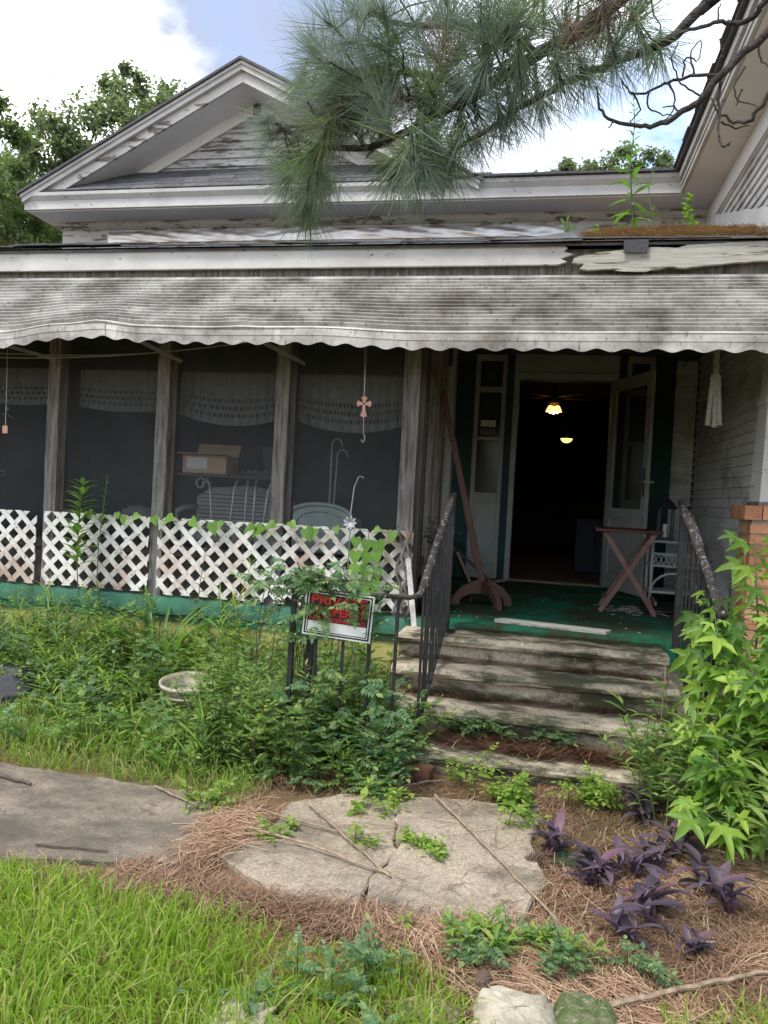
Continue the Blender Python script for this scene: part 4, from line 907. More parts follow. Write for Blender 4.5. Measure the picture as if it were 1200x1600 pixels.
# macrame rope and cross chime hanging from the awning
MC = thing('macrame_hanger', (1.04, 5.3, 2.5), 'cream macrame rope with three braided tails hanging at the right', 'rope hanger')
def braid(p0, p1, r_, tw):
    mb = MB()
    for ph in (0, 2*pi/3, 4*pi/3):
        pts = []
        for i in range(49):
            t = i/48; p = Vector(p0).lerp(Vector(p1), t); a = ph + tw*t*2*pi; pts.append(p + Vector((r_*cos(a), r_*sin(a), 0)))
        mb.tube(pts, r_*.85, 5)
    return mb
obj('cord', braid((1.035, 5.3, 2.62), (1.037, 5.3, 2.36), .011, 5), M['rope'], MC, smooth=True)
for k, dx in enumerate((-.028, 0, .028)): obj('tail', braid((1.037+dx*.5, 5.3, 2.37), (1.045+dx+(-.01 if k == 0 else 0), 5.3-.01*k, 2.04-.012*(k == 1)), .0105, 8), M['rope'], MC, smooth=True)
CC = thing('cross_chime', (-1.28, 5.30, 1.85), 'pink metal cross chime hanging on a string under the awning', 'wind chime')
obj('string', MB().tube([(-1.30, 5.3, 2.55), (-1.283, 5.3, 2.15)], .0022, 4).tube([(-1.285, 5.3, 2.55), (-1.283, 5.3, 2.15)], .0022, 4).tube([(-1.28, 5.3, 2.02), (-1.277, 5.3, 1.90)], .002, 4), M['gmetal'], CC)
def cross(cx, cz, s):
    half = [(.09, .10), (.14, .34), (.24, .40), (.20, .52), (.07, .54), (0, .62)]
    q = half + [(-x, z) for x, z in reversed(half[:-1])]            # the upper arm, from its right foot over the top to its left foot
    P = list(q)
    P += [(-z, x) for x, z in q]
    P += [(-.09, -.10), (-.12, -.5), (-.26, -.95), (0, -1.05), (.26, -.95), (.12, -.5), (.09, -.10)]
    P += [(z, -x) for x, z in q]
    out_ = []
    for p in P:
        if not out_ or math.dist(p, out_[-1]) > .02: out_.append(p)
    return [(cx+s*x, cz+s*z) for x, z in out_]
obj('cross', MB().prism(cross(-1.281, 2.115, .092), 'y', 5.295, 5.305), M['copper'], CC); obj('boss', MB().lathe((-1.281, 5.293, 2.115), [(0, -.005), (.008, -.004), (.009, .0), (.008, .004), (0, .005)], 10), M['dmetal'], CC)
hk = [(-1.277+.012*sin(a), 5.3, 1.872+.03*cos(a)) for a in np.linspace(0, 4.4, 10)]; obj('hook', MB().tube(hk, .004, 5), M['gmetal'], CC)
HP = thing('flower_hanger', (-4.10, 5.25, 1.7), 'thin hanger with dried flowers and pink tag at the far left edge', 'hanger')
obj('string', MB().tube([(-4.13, 5.25, 2.45), (-4.12, 5.25, 1.85)], .003, 4), M['gmetal'], HP); obj('tag', MB().box(-4.145, -4.10, 5.247, 5.252, 1.80, 1.86), M['copper'], HP)
mb = MB(); r = random.Random(5)
for k in range(40): place(mb, OVAL, (-4.12+r.gauss(0, .015), 5.25+r.gauss(0, .015), r.choice((2.05, 2.15, 1.95, 1.5))+r.gauss(0, .02)), jit((0, 0, 0), 1), (0, 0, 1), .035)
obj('petals', mb, M['lace'], HP, fix=False)
SF = thing('garden_stake', (-1.33, 5.29, 1.2), 'curled iron garden stake with dark flower on the lattice', 'stake')
obj('stem', MB().tube([(-1.335, 5.29, .66), (-1.335, 5.29, 1.35), (-1.32, 5.29, 1.52), (-1.29, 5.29, 1.60), (-1.262, 5.29, 1.60), (-1.26, 5.29, 1.585)], .005, 5), M['gmetal'], SF, smooth=True)
mb = MB()
for k in range(9): a = k*.7; place(mb, OVAL, (-1.335, 5.283, 1.27), (cos(a), -.3, sin(a)), (0, -1, 0), .055)
obj('flower', mb, M['gmetal'], SF, fix=False)

# ---- inside the screened porch
RK = thing('metal_console', (-2.8, 6.6, PF), 'dark metal console table with curved legs inside the screened porch', 'table')
obj('top', MB().box(-3.26, -2.30, 6.42, 6.82, 1.555, 1.58), M['dmetal'], RK)
for x, c in ((-2.95, .05), (-2.72, -.02), (-2.60, 0), (-2.52, 0), (-2.40, -.03)):
    obj('leg', MB().tube([(x-c, 6.5, 1.555), (x, 6.47, 1.45), (x+c*.6, 6.45, 1.2), (x+c*.3, 6.45, PF)], .013, 6), M['gmetal'], RK, smooth=True)
sc_ = [(-3.06+.055*cos(a)*(1-a/14), 6.5, 1.49+.055*sin(a)*(1-a/14)) for a in np.linspace(.3, 7, 22)]; obj('scroll', MB().tube([(-2.95, 6.5, 1.50)]+sc_, .010, 6), M['gmetal'], RK, smooth=True)
CB = thing('cardboard_box', (-3.0, 6.55, 1.585), 'open cardboard box with white label on the metal console', 'box')
obj('body', MB().box(-3.22, -2.80, 6.45, 6.46, 1.583, 1.745).box(-3.22, -2.80, 6.72, 6.73, 1.583, 1.745).box(-3.22, -3.21, 6.461, 6.719, 1.583, 1.745).box(-2.81, -2.80, 6.461, 6.719, 1.583, 1.745).box(-3.21, -2.81, 6.461, 6.719, 1.583, 1.588), M['card'], CB)
obj('flap', MB().bar((-3.01, 6.45, 1.746), (-3.01, 6.32, 1.755), .48, .006), M['card'], CB); obj('flap', MB().bar((-3.01, 6.73, 1.746), (-3.01, 6.78, 1.86), .42, .006), M['card'], CB); obj('label', MB().box(-3.18, -2.98, 6.446, 6.449, 1.62, 1.725), M['paper'], CB)
FP = one('flower_pot', MB().lathe((-2.46, 6.72, 1.583), [(0, 0), (.07, 0), (.11, .26), (.12, .27), (.105, .27), (.06, .03), (0, .03)], 18), M['lace'], 'pale tapered flower pot at the back of the metal console', 'pot', smooth=True)
mb = MB(); nx, ny = 16, 10; r = random.Random(14)
for i in range(nx):
    for j in range(ny):
        mb.v.append((-2.74+.42*i/(nx-1), 6.43+.2*j/(ny-1), 1.585+max(0, .07*sin(pi*i/(nx-1))*sin(pi*j/(ny-1))*r.uniform(.2, 1.2))))
for i in range(nx-1):
    for j in range(ny-1): mb.f.append((i*ny+j, (i+1)*ny+j, (i+1)*ny+j+1, i*ny+j+1)); mb.m.append(0)
one('crumpled_cloth', mb, M['lace'], 'crumpled pale cloth lying on the metal console', 'cloth', fix=False)
WL = thing('wicker_loveseat', (-2.9, 7.2, PF), 'white wicker loveseat with curved back behind the metal console', 'loveseat')
P = [(-3.50, .95), (-3.50, 1.36), (-3.35, 1.45), (-2.95, 1.49), (-2.62, 1.45), (-2.45, 1.36), (-2.42, .95)]
obj('backrest', MB().prism(P, 'y', 7.35, 7.42), M['wicker'], WL, bevel=.015); obj('seat', MB().box(-3.48, -2.44, 6.88, 7.34, .93, 1.03), M['wicker'], WL, bevel=.02)
for k in range(9): obj('weave_band', MB().box(-3.46, -2.45, 7.338, 7.348, 1.06+k*.04, 1.068+k*.04), M['lace'], WL)
for x in (-3.5, -2.42): obj('arm', MB().tube([(x, 7.38, 1.25), (x, 7.1, 1.24), (x, 6.9, 1.2), (x, 6.88, .95)], .03, 8), M['wicker'], WL, smooth=True)
for x in (-3.44, -2.48):
    for y in (6.92, 7.36): obj('leg', MB().tube([(x, y, PF), (x, y, .93)], .022, 7), M['wicker'], WL)
GC = thing('plastic_chair', (-1.75, 6.1, PF), 'grey green plastic garden chair with arched back behind the lattice', 'chair')
def arch(w, h, z0, n=14): return [(-1.75-w, z0)] + [(-1.75 + w*cos(a), h - (h-z0)*0 + .12*sin(a)**.8 - .12) for a in np.linspace(pi, 0, n)] + [(-1.75+w, z0)]
A1 = arch(.262, 1.375, .98); A2 = arch(.20, 1.32, 1.0)
obj('backrest', MB().prism(A1, 'y', 5.93, 5.955), M['gplastic'], GC, bevel=.01); obj('back_frame', join(MB().tube([(x, 5.925, z) for x, z in A1], .018, 7)), M['gplastic'], GC, smooth=True); obj('back_frame', join(MB().tube([(x, 5.925, z) for x, z in A2], .010, 6)), M['gplastic'], GC, smooth=True)
obj('seat', MB().box(-2.0, -1.5, 5.96, 6.42, .99, 1.02), M['gplastic'], GC, bevel=.01)
for x in (-1.98, -1.52):
    for y in (5.97, 6.40): obj('leg', MB().bar((x, y, PF), (x, y, .99), .045, .045), M['gplastic'], GC)
    obj('arm', MB().tube([(x, 5.95, 1.24), (x, 6.3, 1.24), (x, 6.4, 1.0)], .022, 7), M['gplastic'], GC, smooth=True)
for k, (x, y, h_) in enumerate(((-1.84, 6.5, 1.95), (-1.80, 6.55, 1.86))):
    hk = [(x-.04*k, y, PF), (x, y, h_-.06)] + [(x+.045+.045*cos(a), y, h_-.06+.05*sin(a)) for a in np.linspace(pi, -.3, 9)]
    one('shepherd_hook', MB().tube(hk, .009, 6), M['gmetal'], ('taller shepherd hook pole inside the porch behind the plastic chair', 'shorter shepherd hook pole inside the porch behind the plastic chair')[k], 'hook pole', 'shepherd hooks in the porch', smooth=True)
for k, (x0, x1, zz0, y) in enumerate(((-4.70, -3.83, 2.06, 5.60), (-3.72, -2.90, 2.03, 5.60), (-2.84, -1.95, 1.95, 5.60), (-1.88, -1.0, 1.93, 5.60))):
    mb = MB(); n = 60; rows = 14; sag = .06 if k > 1 else .02
    for i in range(n+1):
        t = i/n; x = x0+(x1-x0)*t; s_ = 1-sag*(1-(2*t-1)**2)*1.6
        zb = zz0 + (.08 if k > 1 else .03)*(2*t-1)**2
        for j in range(rows+1): z = 2.36 + (zb-2.36)*j/rows; mb.v.append((x, y+.014*sin(i*1.3)*(.4+.6*j/rows), z))
    q = rows+1
    for i in range(n):
        for j in range(rows):
            if 6 < j < 13 and (i + (j // 2)) % 2 == 0 and j % 2: continue        # the openwork of the lace border
            mb.f.append((i*q+j, (i+1)*q+j, (i+1)*q+j+1, i*q+j+1)); mb.m.append(0)
    one('lace_valance', mb, M['lace'], ('lace valance in the leftmost screened bay', 'lace valance in the screened bay left of the cardboard box', 'sagging lace valance above the cardboard box', 'sagging lace valance behind the hanging cross')[k], 'curtain', 'lace valances inside the porch', fix=False)
mb = MB(); r = random.Random(3)
for i in range(13):
    for j in range(9):
        a, b = pi*i/12, 2*pi*j/9; q = 1+.15*r.uniform(-1, 1); mb.v.append((-3.42+.17*cos(a)*q, 6.1+.09*sin(a)*cos(b)*q, 1.20+.075*sin(a)*sin(b)*q))
for i in range(12):
    for j in range(9): mb.f.append((i*9+j, i*9+(j+1) % 9, (i+1)*9+(j+1) % 9, (i+1)*9+j)); mb.m.append(0)
CU = thing('heaped_bench', (-3.42, 6.1, PF), 'low dark bench with a crumpled grey blanket behind the short lattice', 'bench')
obj('blanket', mb, M['lace'], CU, smooth=True); obj('seat', MB().box(-3.7, -3.1, 5.95, 6.3, 1.08, 1.12), M['darkwood'], CU)
for x in (-3.66, -3.14):
    for y in (5.99, 6.26): obj('leg', MB().box(x-.02, x+.02, y-.02, y+.02, PF, 1.08), M['darkwood'], CU)

# ============================================================ BEDS: bucket, planter, stones, sticks, cones
BK = thing('plastic_bucket', (-2.10, 4.5, 0), 'dirty pale plastic bucket half hidden in the weeds', 'bucket')
def tilt(o_, a_):
    o_.data.transform(Matrix.Rotation(a_, 4, 'X')); return o_
tilt(obj('tub', MB().lathe((-2.12, 4.48, -.01), [(0, .01), (.13, .01), (.165, .24), (.178, .245), (.178, .265), (.166, .266), (.158, .24), (.14, .15), (0, .15)], 28), M['bucket'], BK, smooth=True), .10)
tilt(obj('band', MB().lathe((-2.12, 4.465, .175), [(.160, 0), (.170, .004), (.170, .012), (.162, .016)], 28), M['bucket'], BK, smooth=True), .10)
PL = thing('stone_planter', (-3.15, 4.3, 0), 'dark grey faceted shingle covered planter at the left edge', 'planter')
P0 = [(-3.78, 4.15), (-3.30, 4.06), (-3.15, 4.25), (-3.22, 4.55), (-3.7, 4.6)]; c = Vector((-3.47, 4.33))
vs = [(p[0], p[1], 0) for p in P0] + [(p[0]+(c.x-p[0])*-.06, p[1]+(c.y-p[1])*-.06, .11) for p in P0] + [(p[0]+(c.x-p[0])*.28, p[1]+(c.y-p[1])*.28, .215) for p in P0]
obj('body', MB().add(vs, [(4, 3, 2, 1, 0), (10, 11, 12, 13, 14)] + [(i, (i+1) % 5, 5+(i+1) % 5, 5+i) for i in range(5)] + [(5+i, 5+(i+1) % 5, 10+(i+1) % 5, 10+i) for i in range(5)]), M['greyplaster'], PL, bevel=.006)
obj('clay_base', MB().lathe((-3.52, 4.08, 0), [(0, 0), (.17, 0), (.17, .09), (.15, .095), (0, .09)], 9), M['rustbrown'], PL)
def rock(name, c, s, seed, mat, label):
    r_ = random.Random(seed); mb = MB(); n, m_ = 36, 22; na = noisy(seed); nb = noisy(seed+1)
    for i in range(m_+1):
        for j in range(n):
            a, b = pi*i/m_, 2*pi*j/n; q = 1+.10*na(3*cos(b)+2*a)+.08*nb(3*sin(b)-a*2)
            d = [sin(a)*cos(b), sin(a)*sin(b), cos(a)]; d = [math.copysign(abs(x)**.5, x)*q*(1+.03*sin(9*b+5*a)+.025*nb(7*cos(b)+9*a)+.02*na(13*sin(b)+11*cos(a))+r_.uniform(-.006, .006)) for x in d]
            mb.v.append((c[0]+d[0]*s[0], c[1]+d[1]*s[1], c[2]+d[2]*s[2]))
    for i in range(m_):
        for j in range(n): mb.f.append((i*n+j, i*n+(j+1) % n, (i+1)*n+(j+1) % n, (i+1)*n+j)); mb.m.append(0)
    return one(name, mb, mat, label, 'stone', 'edging stones at the front', smooth=True)
rock('edging_stone', (.00, 2.20, .005), (.12, .10, .045), 3, M['stone'], 'pale flat edging stone at the bottom centre')
rock('edging_stone', (.20, 2.235, .0), (.085, .10, .055), 6, M['moss'], 'green mossy edging stone at the bottom, right of the pale one')
rock('edging_stone', (-.73, 1.955, .0), (.10, .07, .06), 9, M['stone'], 'small pale edging stone at the bottom left in the grass')
rock('edging_stone', (-.24, 2.17, -.01), (.10, .06, .035), 12, M['walk'], 'half buried grey edging stone left of the pale one')
def stick(pts, r_, mat, label, name='stick', n=9):
    r2 = random.Random(hash(label) % 1000 if False else len(label)*7); P = [Vector(p) for p in pts]; Q = []
    for a, b in zip(P, P[1:]):
        for i in range(n): Q.append(a.lerp(b, i/n) + Vector((r2.uniform(-.004, .004), r2.uniform(-.004, .004), r2.uniform(-.002, .002))))
    Q.append(P[-1]); k = len(Q); return one(name, MB().tube(Q, [r_*(1-.4*i/k) for i in range(k)], 6), mat, label, 'stick', 'sticks and twigs on the ground')
stick([(-1.27, 3.09, .045), (-.85, 2.98, .05), (-.50, 2.87, .036)], .0075, M['stick'], 'long pale stick lying across the left end of the path slab')
stick([(-1.18, 3.24, .05), (-.70, 3.14, .036)], .006, M['stick'], 'thin pale stick above the long one on the path')
stick([(-1.0, 3.40, .05), (-.75, 3.12, .05), (-.49, 2.85, .036)], .0065, M['stick'], 'straw coloured stalk crossing the pale sticks')
stick([(-.43, 3.66, .05), (-.15, 3.2, .045), (.13, 2.74, .03)], .0075, M['stick'], 'long brown stick along the right edge of the path slab')
stick([(.26, 2.31, .03), (.5, 2.46, .035), (.82, 2.66, .03)], .011, M['stick'], 'thick crooked branch at the bottom right corner')
stick([(-.73, 3.66, .03), (-.5, 3.88, .03), (-.31, 4.02, .02)], .007, M['stick'], 'white bare stick in front of the bottom step')
stick([(-2.55, 3.25, .035), (-2.30, 3.20, .032)], .010, M['twig'], 'short dark twig on the grey sidewalk at the left edge')
stick([(-1.75, 3.36, .035), (-1.45, 3.22, .035)], .006, M['stick'], 'thin stick at the far right corner of the grey sidewalk')
stick([(-1.90, 2.68, .032), (-1.60, 2.72, .032)], .005, M['twig'], 'thin twig near the front edge of the grey sidewalk')
stick([(.78, 4.78, .45), (.74, 4.66, .60), (.72, 4.55, .30)], .005, M['stick'], 'thin dry stem leaning on the right end of the steps')
def cone(c, label, s=1.0, ax=(1, .3, .1)):
    t = thing('pine_cone', c, label, 'pine cone', 'fallen pine cones'); R = rotm(ax, (0, 0, 1)); core = []
    mb = MB(); mb.tube([Vector(c)+R @ Vector((0, -.03*s, 0)), Vector(c)+R @ Vector((0, .035*s, 0))], [.012*s, .006*s], 7); obj('core', mb, M['twig'], t); mb = MB()
    for i in range(60):
        u = i/60; a = i*2.4; rr = .022*s*sin(pi*(.15+.8*u)); d = R @ Vector((cos(a), .5, sin(a))); p = Vector(c) + R @ Vector((cos(a)*rr*.4, (-.035+.07*u)*s, sin(a)*rr*.4)); place(mb, OVAL, p, d, R @ Vector((0, 1, 0)), .022*s+.3*rr)
    obj('scales', mb, plain('cone_scale', (.13, .09, .065), .8), t, fix=False)
cone((.04, 3.19, .03), 'pine cone beside the green carpet scrap', 1.0)
cone((-.10, 2.33, .03), 'pine cone lying just above the pale bottom stone', .8, (.3, 1, 0))
cone((.42, 6.2, zr(6.2)+.07), 'pine cone lying in the straw on the porch roof', 1.2, (1, .1, .1))
mb = MB(); r = random.Random(2)
P = [(.11, 3.20), (.18, 3.17), (.25, 3.20), (.24, 3.28), (.15, 3.30)]
one('carpet_scrap', MB().prism(P, 'z', .012, .03), M['carpet'], 'small scrap of green carpet lying in the pine straw', 'carpet scrap')

# ============================================================ PINE TREE with the bough over the roof
TUFTS = [
    (-1.30,3.47,3.20,-0.92,0.25,0.29), (-1.28,3.60,3.20,-0.75,0.50,-0.42), (-1.37,3.56,3.21,-0.91,0.41,-0.02), (-0.94,3.02,2.87,-0.47,-0.05,-0.88), (-1.28,3.71,2.98,-0.71,0.18,-0.68),
    (-1.23,3.68,2.93,0.03,-0.39,-0.92), (-1.20,3.35,2.82,-0.73,-0.34,-0.59), (-1.08,3.41,2.86,0.38,0.10,-0.92), (-0.90,3.01,3.19,-0.83,-0.46,0.31), (-0.92,3.21,3.26,-0.88,0.47,0.03),
    (-1.17,3.57,3.56,-0.62,-0.50,0.61), (-0.99,3.60,3.62,-0.48,-0.53,0.69), (-0.85,3.46,3.42,-0.85,-0.51,0.11), (-0.67,3.00,3.29,-0.35,0.38,0.85), (-0.76,3.16,3.46,-0.15,-0.51,0.85),
    (-0.74,3.74,3.78,-0.11,0.35,0.93), (-0.50,3.22,3.45,0.02,0.44,0.90), (-0.58,3.40,3.43,-0.49,0.21,0.85), (-0.64,3.15,3.24,-0.68,0.43,0.60), (-0.68,3.52,3.35,-0.24,0.42,0.88),
    (-0.51,3.67,3.60,0.57,-0.30,0.77), (-0.35,3.27,3.36,0.00,-0.58,0.81), (-0.25,3.11,3.32,0.19,-0.76,0.62), (-0.33,3.23,3.21,0.72,0.15,0.68), (-0.70,3.00,2.96,-0.51,0.22,0.83),
    (-0.88,3.25,3.06,-0.37,-0.29,0.88), (-1.07,3.61,3.27,-0.66,-0.02,0.75), (-1.04,3.24,3.09,-0.87,-0.02,0.50), (-0.85,3.53,3.13,0.60,-0.60,0.54), (-1.04,3.73,3.39,-0.79,-0.56,-0.24),
    (-1.22,3.56,3.35,-0.83,0.32,0.45), (-0.59,3.01,2.81,-0.04,0.49,-0.87), (-0.70,3.27,2.90,-0.33,0.12,-0.94), (-0.54,3.01,2.80,0.34,-0.48,-0.81), (-0.59,3.14,2.92,0.44,0.69,-0.58),
    (-0.45,3.15,2.88,-0.01,0.43,-0.90), (-0.41,3.70,3.22,-0.01,0.61,-0.79), (-0.43,3.26,3.03,0.07,-0.19,-0.98), (-0.34,3.39,3.09,0.38,0.42,-0.82), (-0.43,3.08,2.89,-0.55,0.42,-0.72),
    (-0.18,3.60,3.63,0.33,0.38,0.86), (-0.19,3.03,3.17,0.01,0.78,-0.63), (-0.05,3.07,3.21,0.19,-0.22,-0.96), (-0.02,3.46,3.51,-0.15,0.40,0.90), (0.07,3.25,3.41,0.62,0.49,0.61),
    (-0.12,3.41,3.60,-0.06,-0.32,0.94), (-0.24,3.24,3.51,0.18,-0.60,0.78), (-0.35,3.06,3.40,0.02,-0.67,0.75), (-0.97,3.52,3.72,-0.36,0.40,0.84), (-0.97,3.12,3.42,-0.64,-0.71,0.29),
    (-1.26,3.74,3.75,-0.71,0.04,0.70), (0.11,3.30,3.45,-0.81,-0.36,-0.46), (0.03,3.44,3.54,0.07,0.55,-0.83), (0.23,3.34,3.48,0.49,-0.15,0.86), (0.16,3.04,3.21,0.27,0.72,-0.64),
    (0.25,3.02,3.26,0.51,-0.01,-0.86), (0.39,3.63,3.55,0.00,-0.38,-0.92), (-0.13,3.55,3.33,0.21,0.67,-0.72), (-0.24,3.47,3.24,0.22,0.44,-0.87), (-0.04,3.08,3.14,0.49,-0.10,-0.86),
    (0.05,3.11,3.19,0.42,0.58,-0.70), (-0.27,3.22,3.08,0.22,-0.07,-0.97), (-0.66,3.75,3.97,-0.09,0.33,0.94), (-0.41,3.73,3.95,-0.06,-0.07,1.00), (-0.76,3.37,3.73,-0.24,0.26,0.94),
    (-0.15,3.36,3.69,0.15,-0.37,0.91), (0.01,3.30,3.62,0.34,-0.66,0.66), (-0.45,3.28,3.25,-0.21,0.45,0.87), (-0.59,3.72,3.39,0.09,0.15,0.98), (-0.74,3.37,3.26,-0.78,-0.23,0.58),
    (-0.78,3.07,3.10,-0.86,-0.36,0.36), (-0.66,3.59,3.27,0.30,0.39,0.87), (-0.52,3.27,3.57,-0.34,0.30,0.89), (-0.47,3.58,3.64,-0.59,0.22,0.78), (-0.95,3.50,3.42,-0.90,0.28,0.34),
    (-0.78,3.27,3.40,-0.71,0.23,0.67), (-0.96,3.21,3.18,-0.98,-0.02,0.21), (-1.24,3.58,3.08,-0.96,0.22,-0.17), (-1.06,3.22,2.87,-0.63,0.58,-0.52), (-0.26,3.49,3.60,-0.36,0.11,0.93),
    (-0.29,3.01,3.27,-0.23,0.06,0.97),
]
LIMB_A = [(0.28, 3.2, 3.59), (0.16, 3.21, 3.49), (0.01, 3.23, 3.38), (-0.14, 3.24, 3.32), (-0.26, 3.26, 3.26), (-0.39, 3.27, 3.18), (-0.52, 3.28, 3.13), (-0.66, 3.3, 3.07), (-0.83, 3.31, 3.01), (-1.05, 3.32, 3.02), (-1.18, 3.34, 3.08), (-1.26, 3.35, 3.14)]
LIMB_B = [(0.57, 3.1, 3.45), (0.49, 3.12, 3.4), (0.36, 3.15, 3.29), (0.17, 3.18, 3.24), (-0.02, 3.2, 3.18), (-0.19, 3.22, 3.1), (-0.36, 3.25, 3.01), (-0.47, 3.28, 2.95), (-0.6, 3.3, 2.92)]
LIMB_C = [(-0.39, 3.3, 3.2), (-0.56, 3.33, 3.31), (-0.77, 3.36, 3.35), (-0.93, 3.39, 3.39), (-1.02, 3.42, 3.42), (-1.13, 3.45, 3.49)]
LIMB_D = [(-0.14, 3.3, 3.36), (-0.27, 3.36, 3.5), (-0.48, 3.42, 3.57), (-0.69, 3.48, 3.62), (-0.86, 3.54, 3.7), (-1.0, 3.6, 3.78)]
LIMB_E = [(-1.05, 3.34, 3.02), (-1.09, 3.32, 2.92), (-1.11, 3.3, 2.82)]
LIMB_F = [(-0.52, 3.3, 3.14), (-0.66, 3.26, 3.19), (-0.79, 3.22, 3.14), (-0.92, 3.18, 3.09), (-1.01, 3.14, 3.04), (-1.06, 3.1, 3.11)]
D1 = [(0.84, 2.9, 3.28), (0.68, 2.93, 3.18), (0.54, 2.97, 3.06), (0.49, 3.0, 3.0), (0.42, 3.03, 2.96), (0.35, 3.07, 2.94), (0.28, 3.1, 2.95), (0.18, 3.13, 2.99), (0.13, 3.17, 3.06), (0.11, 3.2, 3.16)]
D2 = [(0.84, 2.9, 3.38), (0.67, 2.93, 3.29), (0.64, 2.96, 3.26), (0.58, 2.99, 3.25), (0.53, 3.01, 3.27), (0.45, 3.04, 3.27), (0.37, 3.07, 3.26), (0.26, 3.1, 3.23)]
D3 = [(0.54, 3.0, 3.07), (0.46, 3.04, 3.1), (0.37, 3.08, 3.1), (0.31, 3.12, 3.09), (0.24, 3.16, 3.11), (0.2, 3.2, 3.19)]
D4 = [(0.54, 3.0, 3.07), (0.54, 2.99, 2.95), (0.55, 2.98, 2.82), (0.56, 2.96, 2.8), (0.58, 2.95, 2.81)]
D5 = [(0.85, 2.9, 3.12), (0.69, 2.94, 2.96), (0.65, 2.98, 2.9), (0.61, 3.02, 2.91), (0.56, 3.06, 2.96), (0.53, 3.1, 3.04)]
DTW = [
    [(0.492, 3.033, 3.013), (0.435, 3.033, 3.044), (0.394, 3.033, 3.093), (0.372, 3.033, 3.164), (0.391, 3.033, 3.222)] ,
    [(0.564, 3.087, 3.119), (0.606, 3.087, 3.157), (0.625, 3.087, 3.214)] ,
    [(0.418, 3.06, 3.106), (0.425, 3.06, 3.176), (0.471, 3.06, 3.162), (0.474, 3.06, 3.232)] ,
    [(0.465, 3.106, 3.138), (0.445, 3.106, 3.213), (0.483, 3.106, 3.265)] ,
    [(0.372, 3.084, 3.098), (0.398, 3.084, 3.049), (0.39, 3.084, 2.989), (0.346, 3.084, 2.948)] ,
    [(0.306, 3.104, 3.083), (0.303, 3.104, 3.027), (0.346, 3.104, 2.994), (0.416, 3.104, 2.986)] ,
    [(0.537, 3.045, 3.231), (0.548, 3.045, 3.172), (0.536, 3.045, 3.15)] ,
    [(0.541, 3.084, 3.309), (0.532, 3.084, 3.348), (0.539, 3.084, 3.382)] ,
    [(0.642, 3.096, 3.148), (0.612, 3.096, 3.09), (0.62, 3.096, 3.031), (0.696, 3.096, 2.997)] ,
    [(0.685, 3.108, 3.222), (0.699, 3.108, 3.174), (0.723, 3.108, 3.149)] ,
    [(0.556, 3.046, 2.927), (0.612, 3.046, 2.902), (0.66, 3.046, 2.909)] ,
    [(0.639, 3.11, 3.073), (0.62, 3.11, 3.014)] ,
    [(0.183, 3.113, 2.984), (0.161, 3.113, 2.953)] ,
    [(0.43, 3.089, 2.985), (0.389, 3.089, 3.016), (0.355, 3.089, 3.01)] ,
    [(0.249, 3.127, 3.095), (0.277, 3.127, 3.028), (0.244, 3.127, 2.981)] ,
]
PT = thing('pine_tree', (2.5, 2.0, 0), 'long needled pine with drooping green bough and bare dead branches overhead', 'pine tree')
obj('trunk', MB().tube([(2.5, 2.0, -.1), (2.5, 2.0, .3), (2.46, 2.03, 2), (2.4, 2.1, 4.2), (2.36, 2.15, 6), (2.3, 2.2, 8), (2.25, 2.2, 10)], [.26, .21, .19, .17, .14, .10, .03], 14), M['bark'], PT, smooth=True)
def limb(pts, r0_, r1_, name='limb', n=4, w=.012):
    P = [Vector(p) for p in pts]; Q = []; k = len(P)
    for i in range(k-1):
        a, b = P[i], P[i+1]; pm = P[i-1] if i else a*2-b; pn = P[i+2] if i+2 < k else b*2-a
        for j in range(n):
            t = j/n; q = .5*((2*a) + (b-pm)*t + (2*pm-5*a+4*b-pn)*t*t + (3*a-pm-3*b+pn)*t**3); Q.append(jit(q, w*.5))
    Q.append(P[-1]); m_ = len(Q); return obj(name, MB().tube(Q, [r0_+(r1_-r0_)*i/(m_-1) for i in range(m_)], 7), M['bark'], PT, smooth=True)
limb([(2.38, 2.12, 4.6), (1.5, 2.6, 4.3), (.75, 3.0, 3.95)] + LIMB_A, .040, .008)
limb([(2.4, 2.1, 4.1), (1.6, 2.5, 4.0)] + LIMB_B, .026, .006)
for l_, a, b in ((LIMB_C, .016, .006), (LIMB_D, .018, .006), (LIMB_E, .010, .005), (LIMB_F, .013, .005)): limb(l_, a, b)
limb([(2.41, 2.1, 3.9), (1.5, 2.55, 3.75)] + D1, .020, .0035, 'dead_branch'); limb([(2.4, 2.1, 4.0), (1.5, 2.6, 3.85)] + D2, .015, .004, 'dead_branch')
limb(D3, .007, .003, 'dead_branch'); limb(D4, .006, .0025, 'dead_branch'); limb([(2.42, 2.08, 3.5), (1.5, 2.6, 3.5)] + D5, .013, .003, 'dead_branch')
for t_ in DTW: limb(t_, .0042, .002, 'dead_twig', 4, .008)
def tuft(seed, n, spread, ln):
    r_ = random.Random(seed); mb = MB()
    for i in range(n):
        t = r_.random(); base = Vector((r_.gauss(0, .004), -.03-.16*t*(.3+.7*r_.random()), r_.gauss(0, .004)))
        a = r_.uniform(0, 2*pi); th_ = abs(r_.gauss(.55, .38))*spread + .25*t
        d = Vector((sin(th_)*cos(a), cos(th_), sin(th_)*sin(a))); l = ln*r_.uniform(.72, 1.08)
        sd_ = d.orthogonal().normalized(); w = .0013
        g = Vector((r_.uniform(-.03, .03), r_.uniform(-.02, .02), r_.uniform(-.03, .03)))
        m1 = base + d*l*.5 + g*.35; e = base + d*l + g
        q = sd_*w; mb.add([base-q, base+q, m1+q*.95, m1-q*.95, e], [(0, 1, 2, 3), (3, 2, 4)])
    return mb
TUM = [tuft(s, 135, (1.0, .85, 1.15, 1.3)[s], .26).mesh('needle_tuft', M['needle']) for s in range(4)]
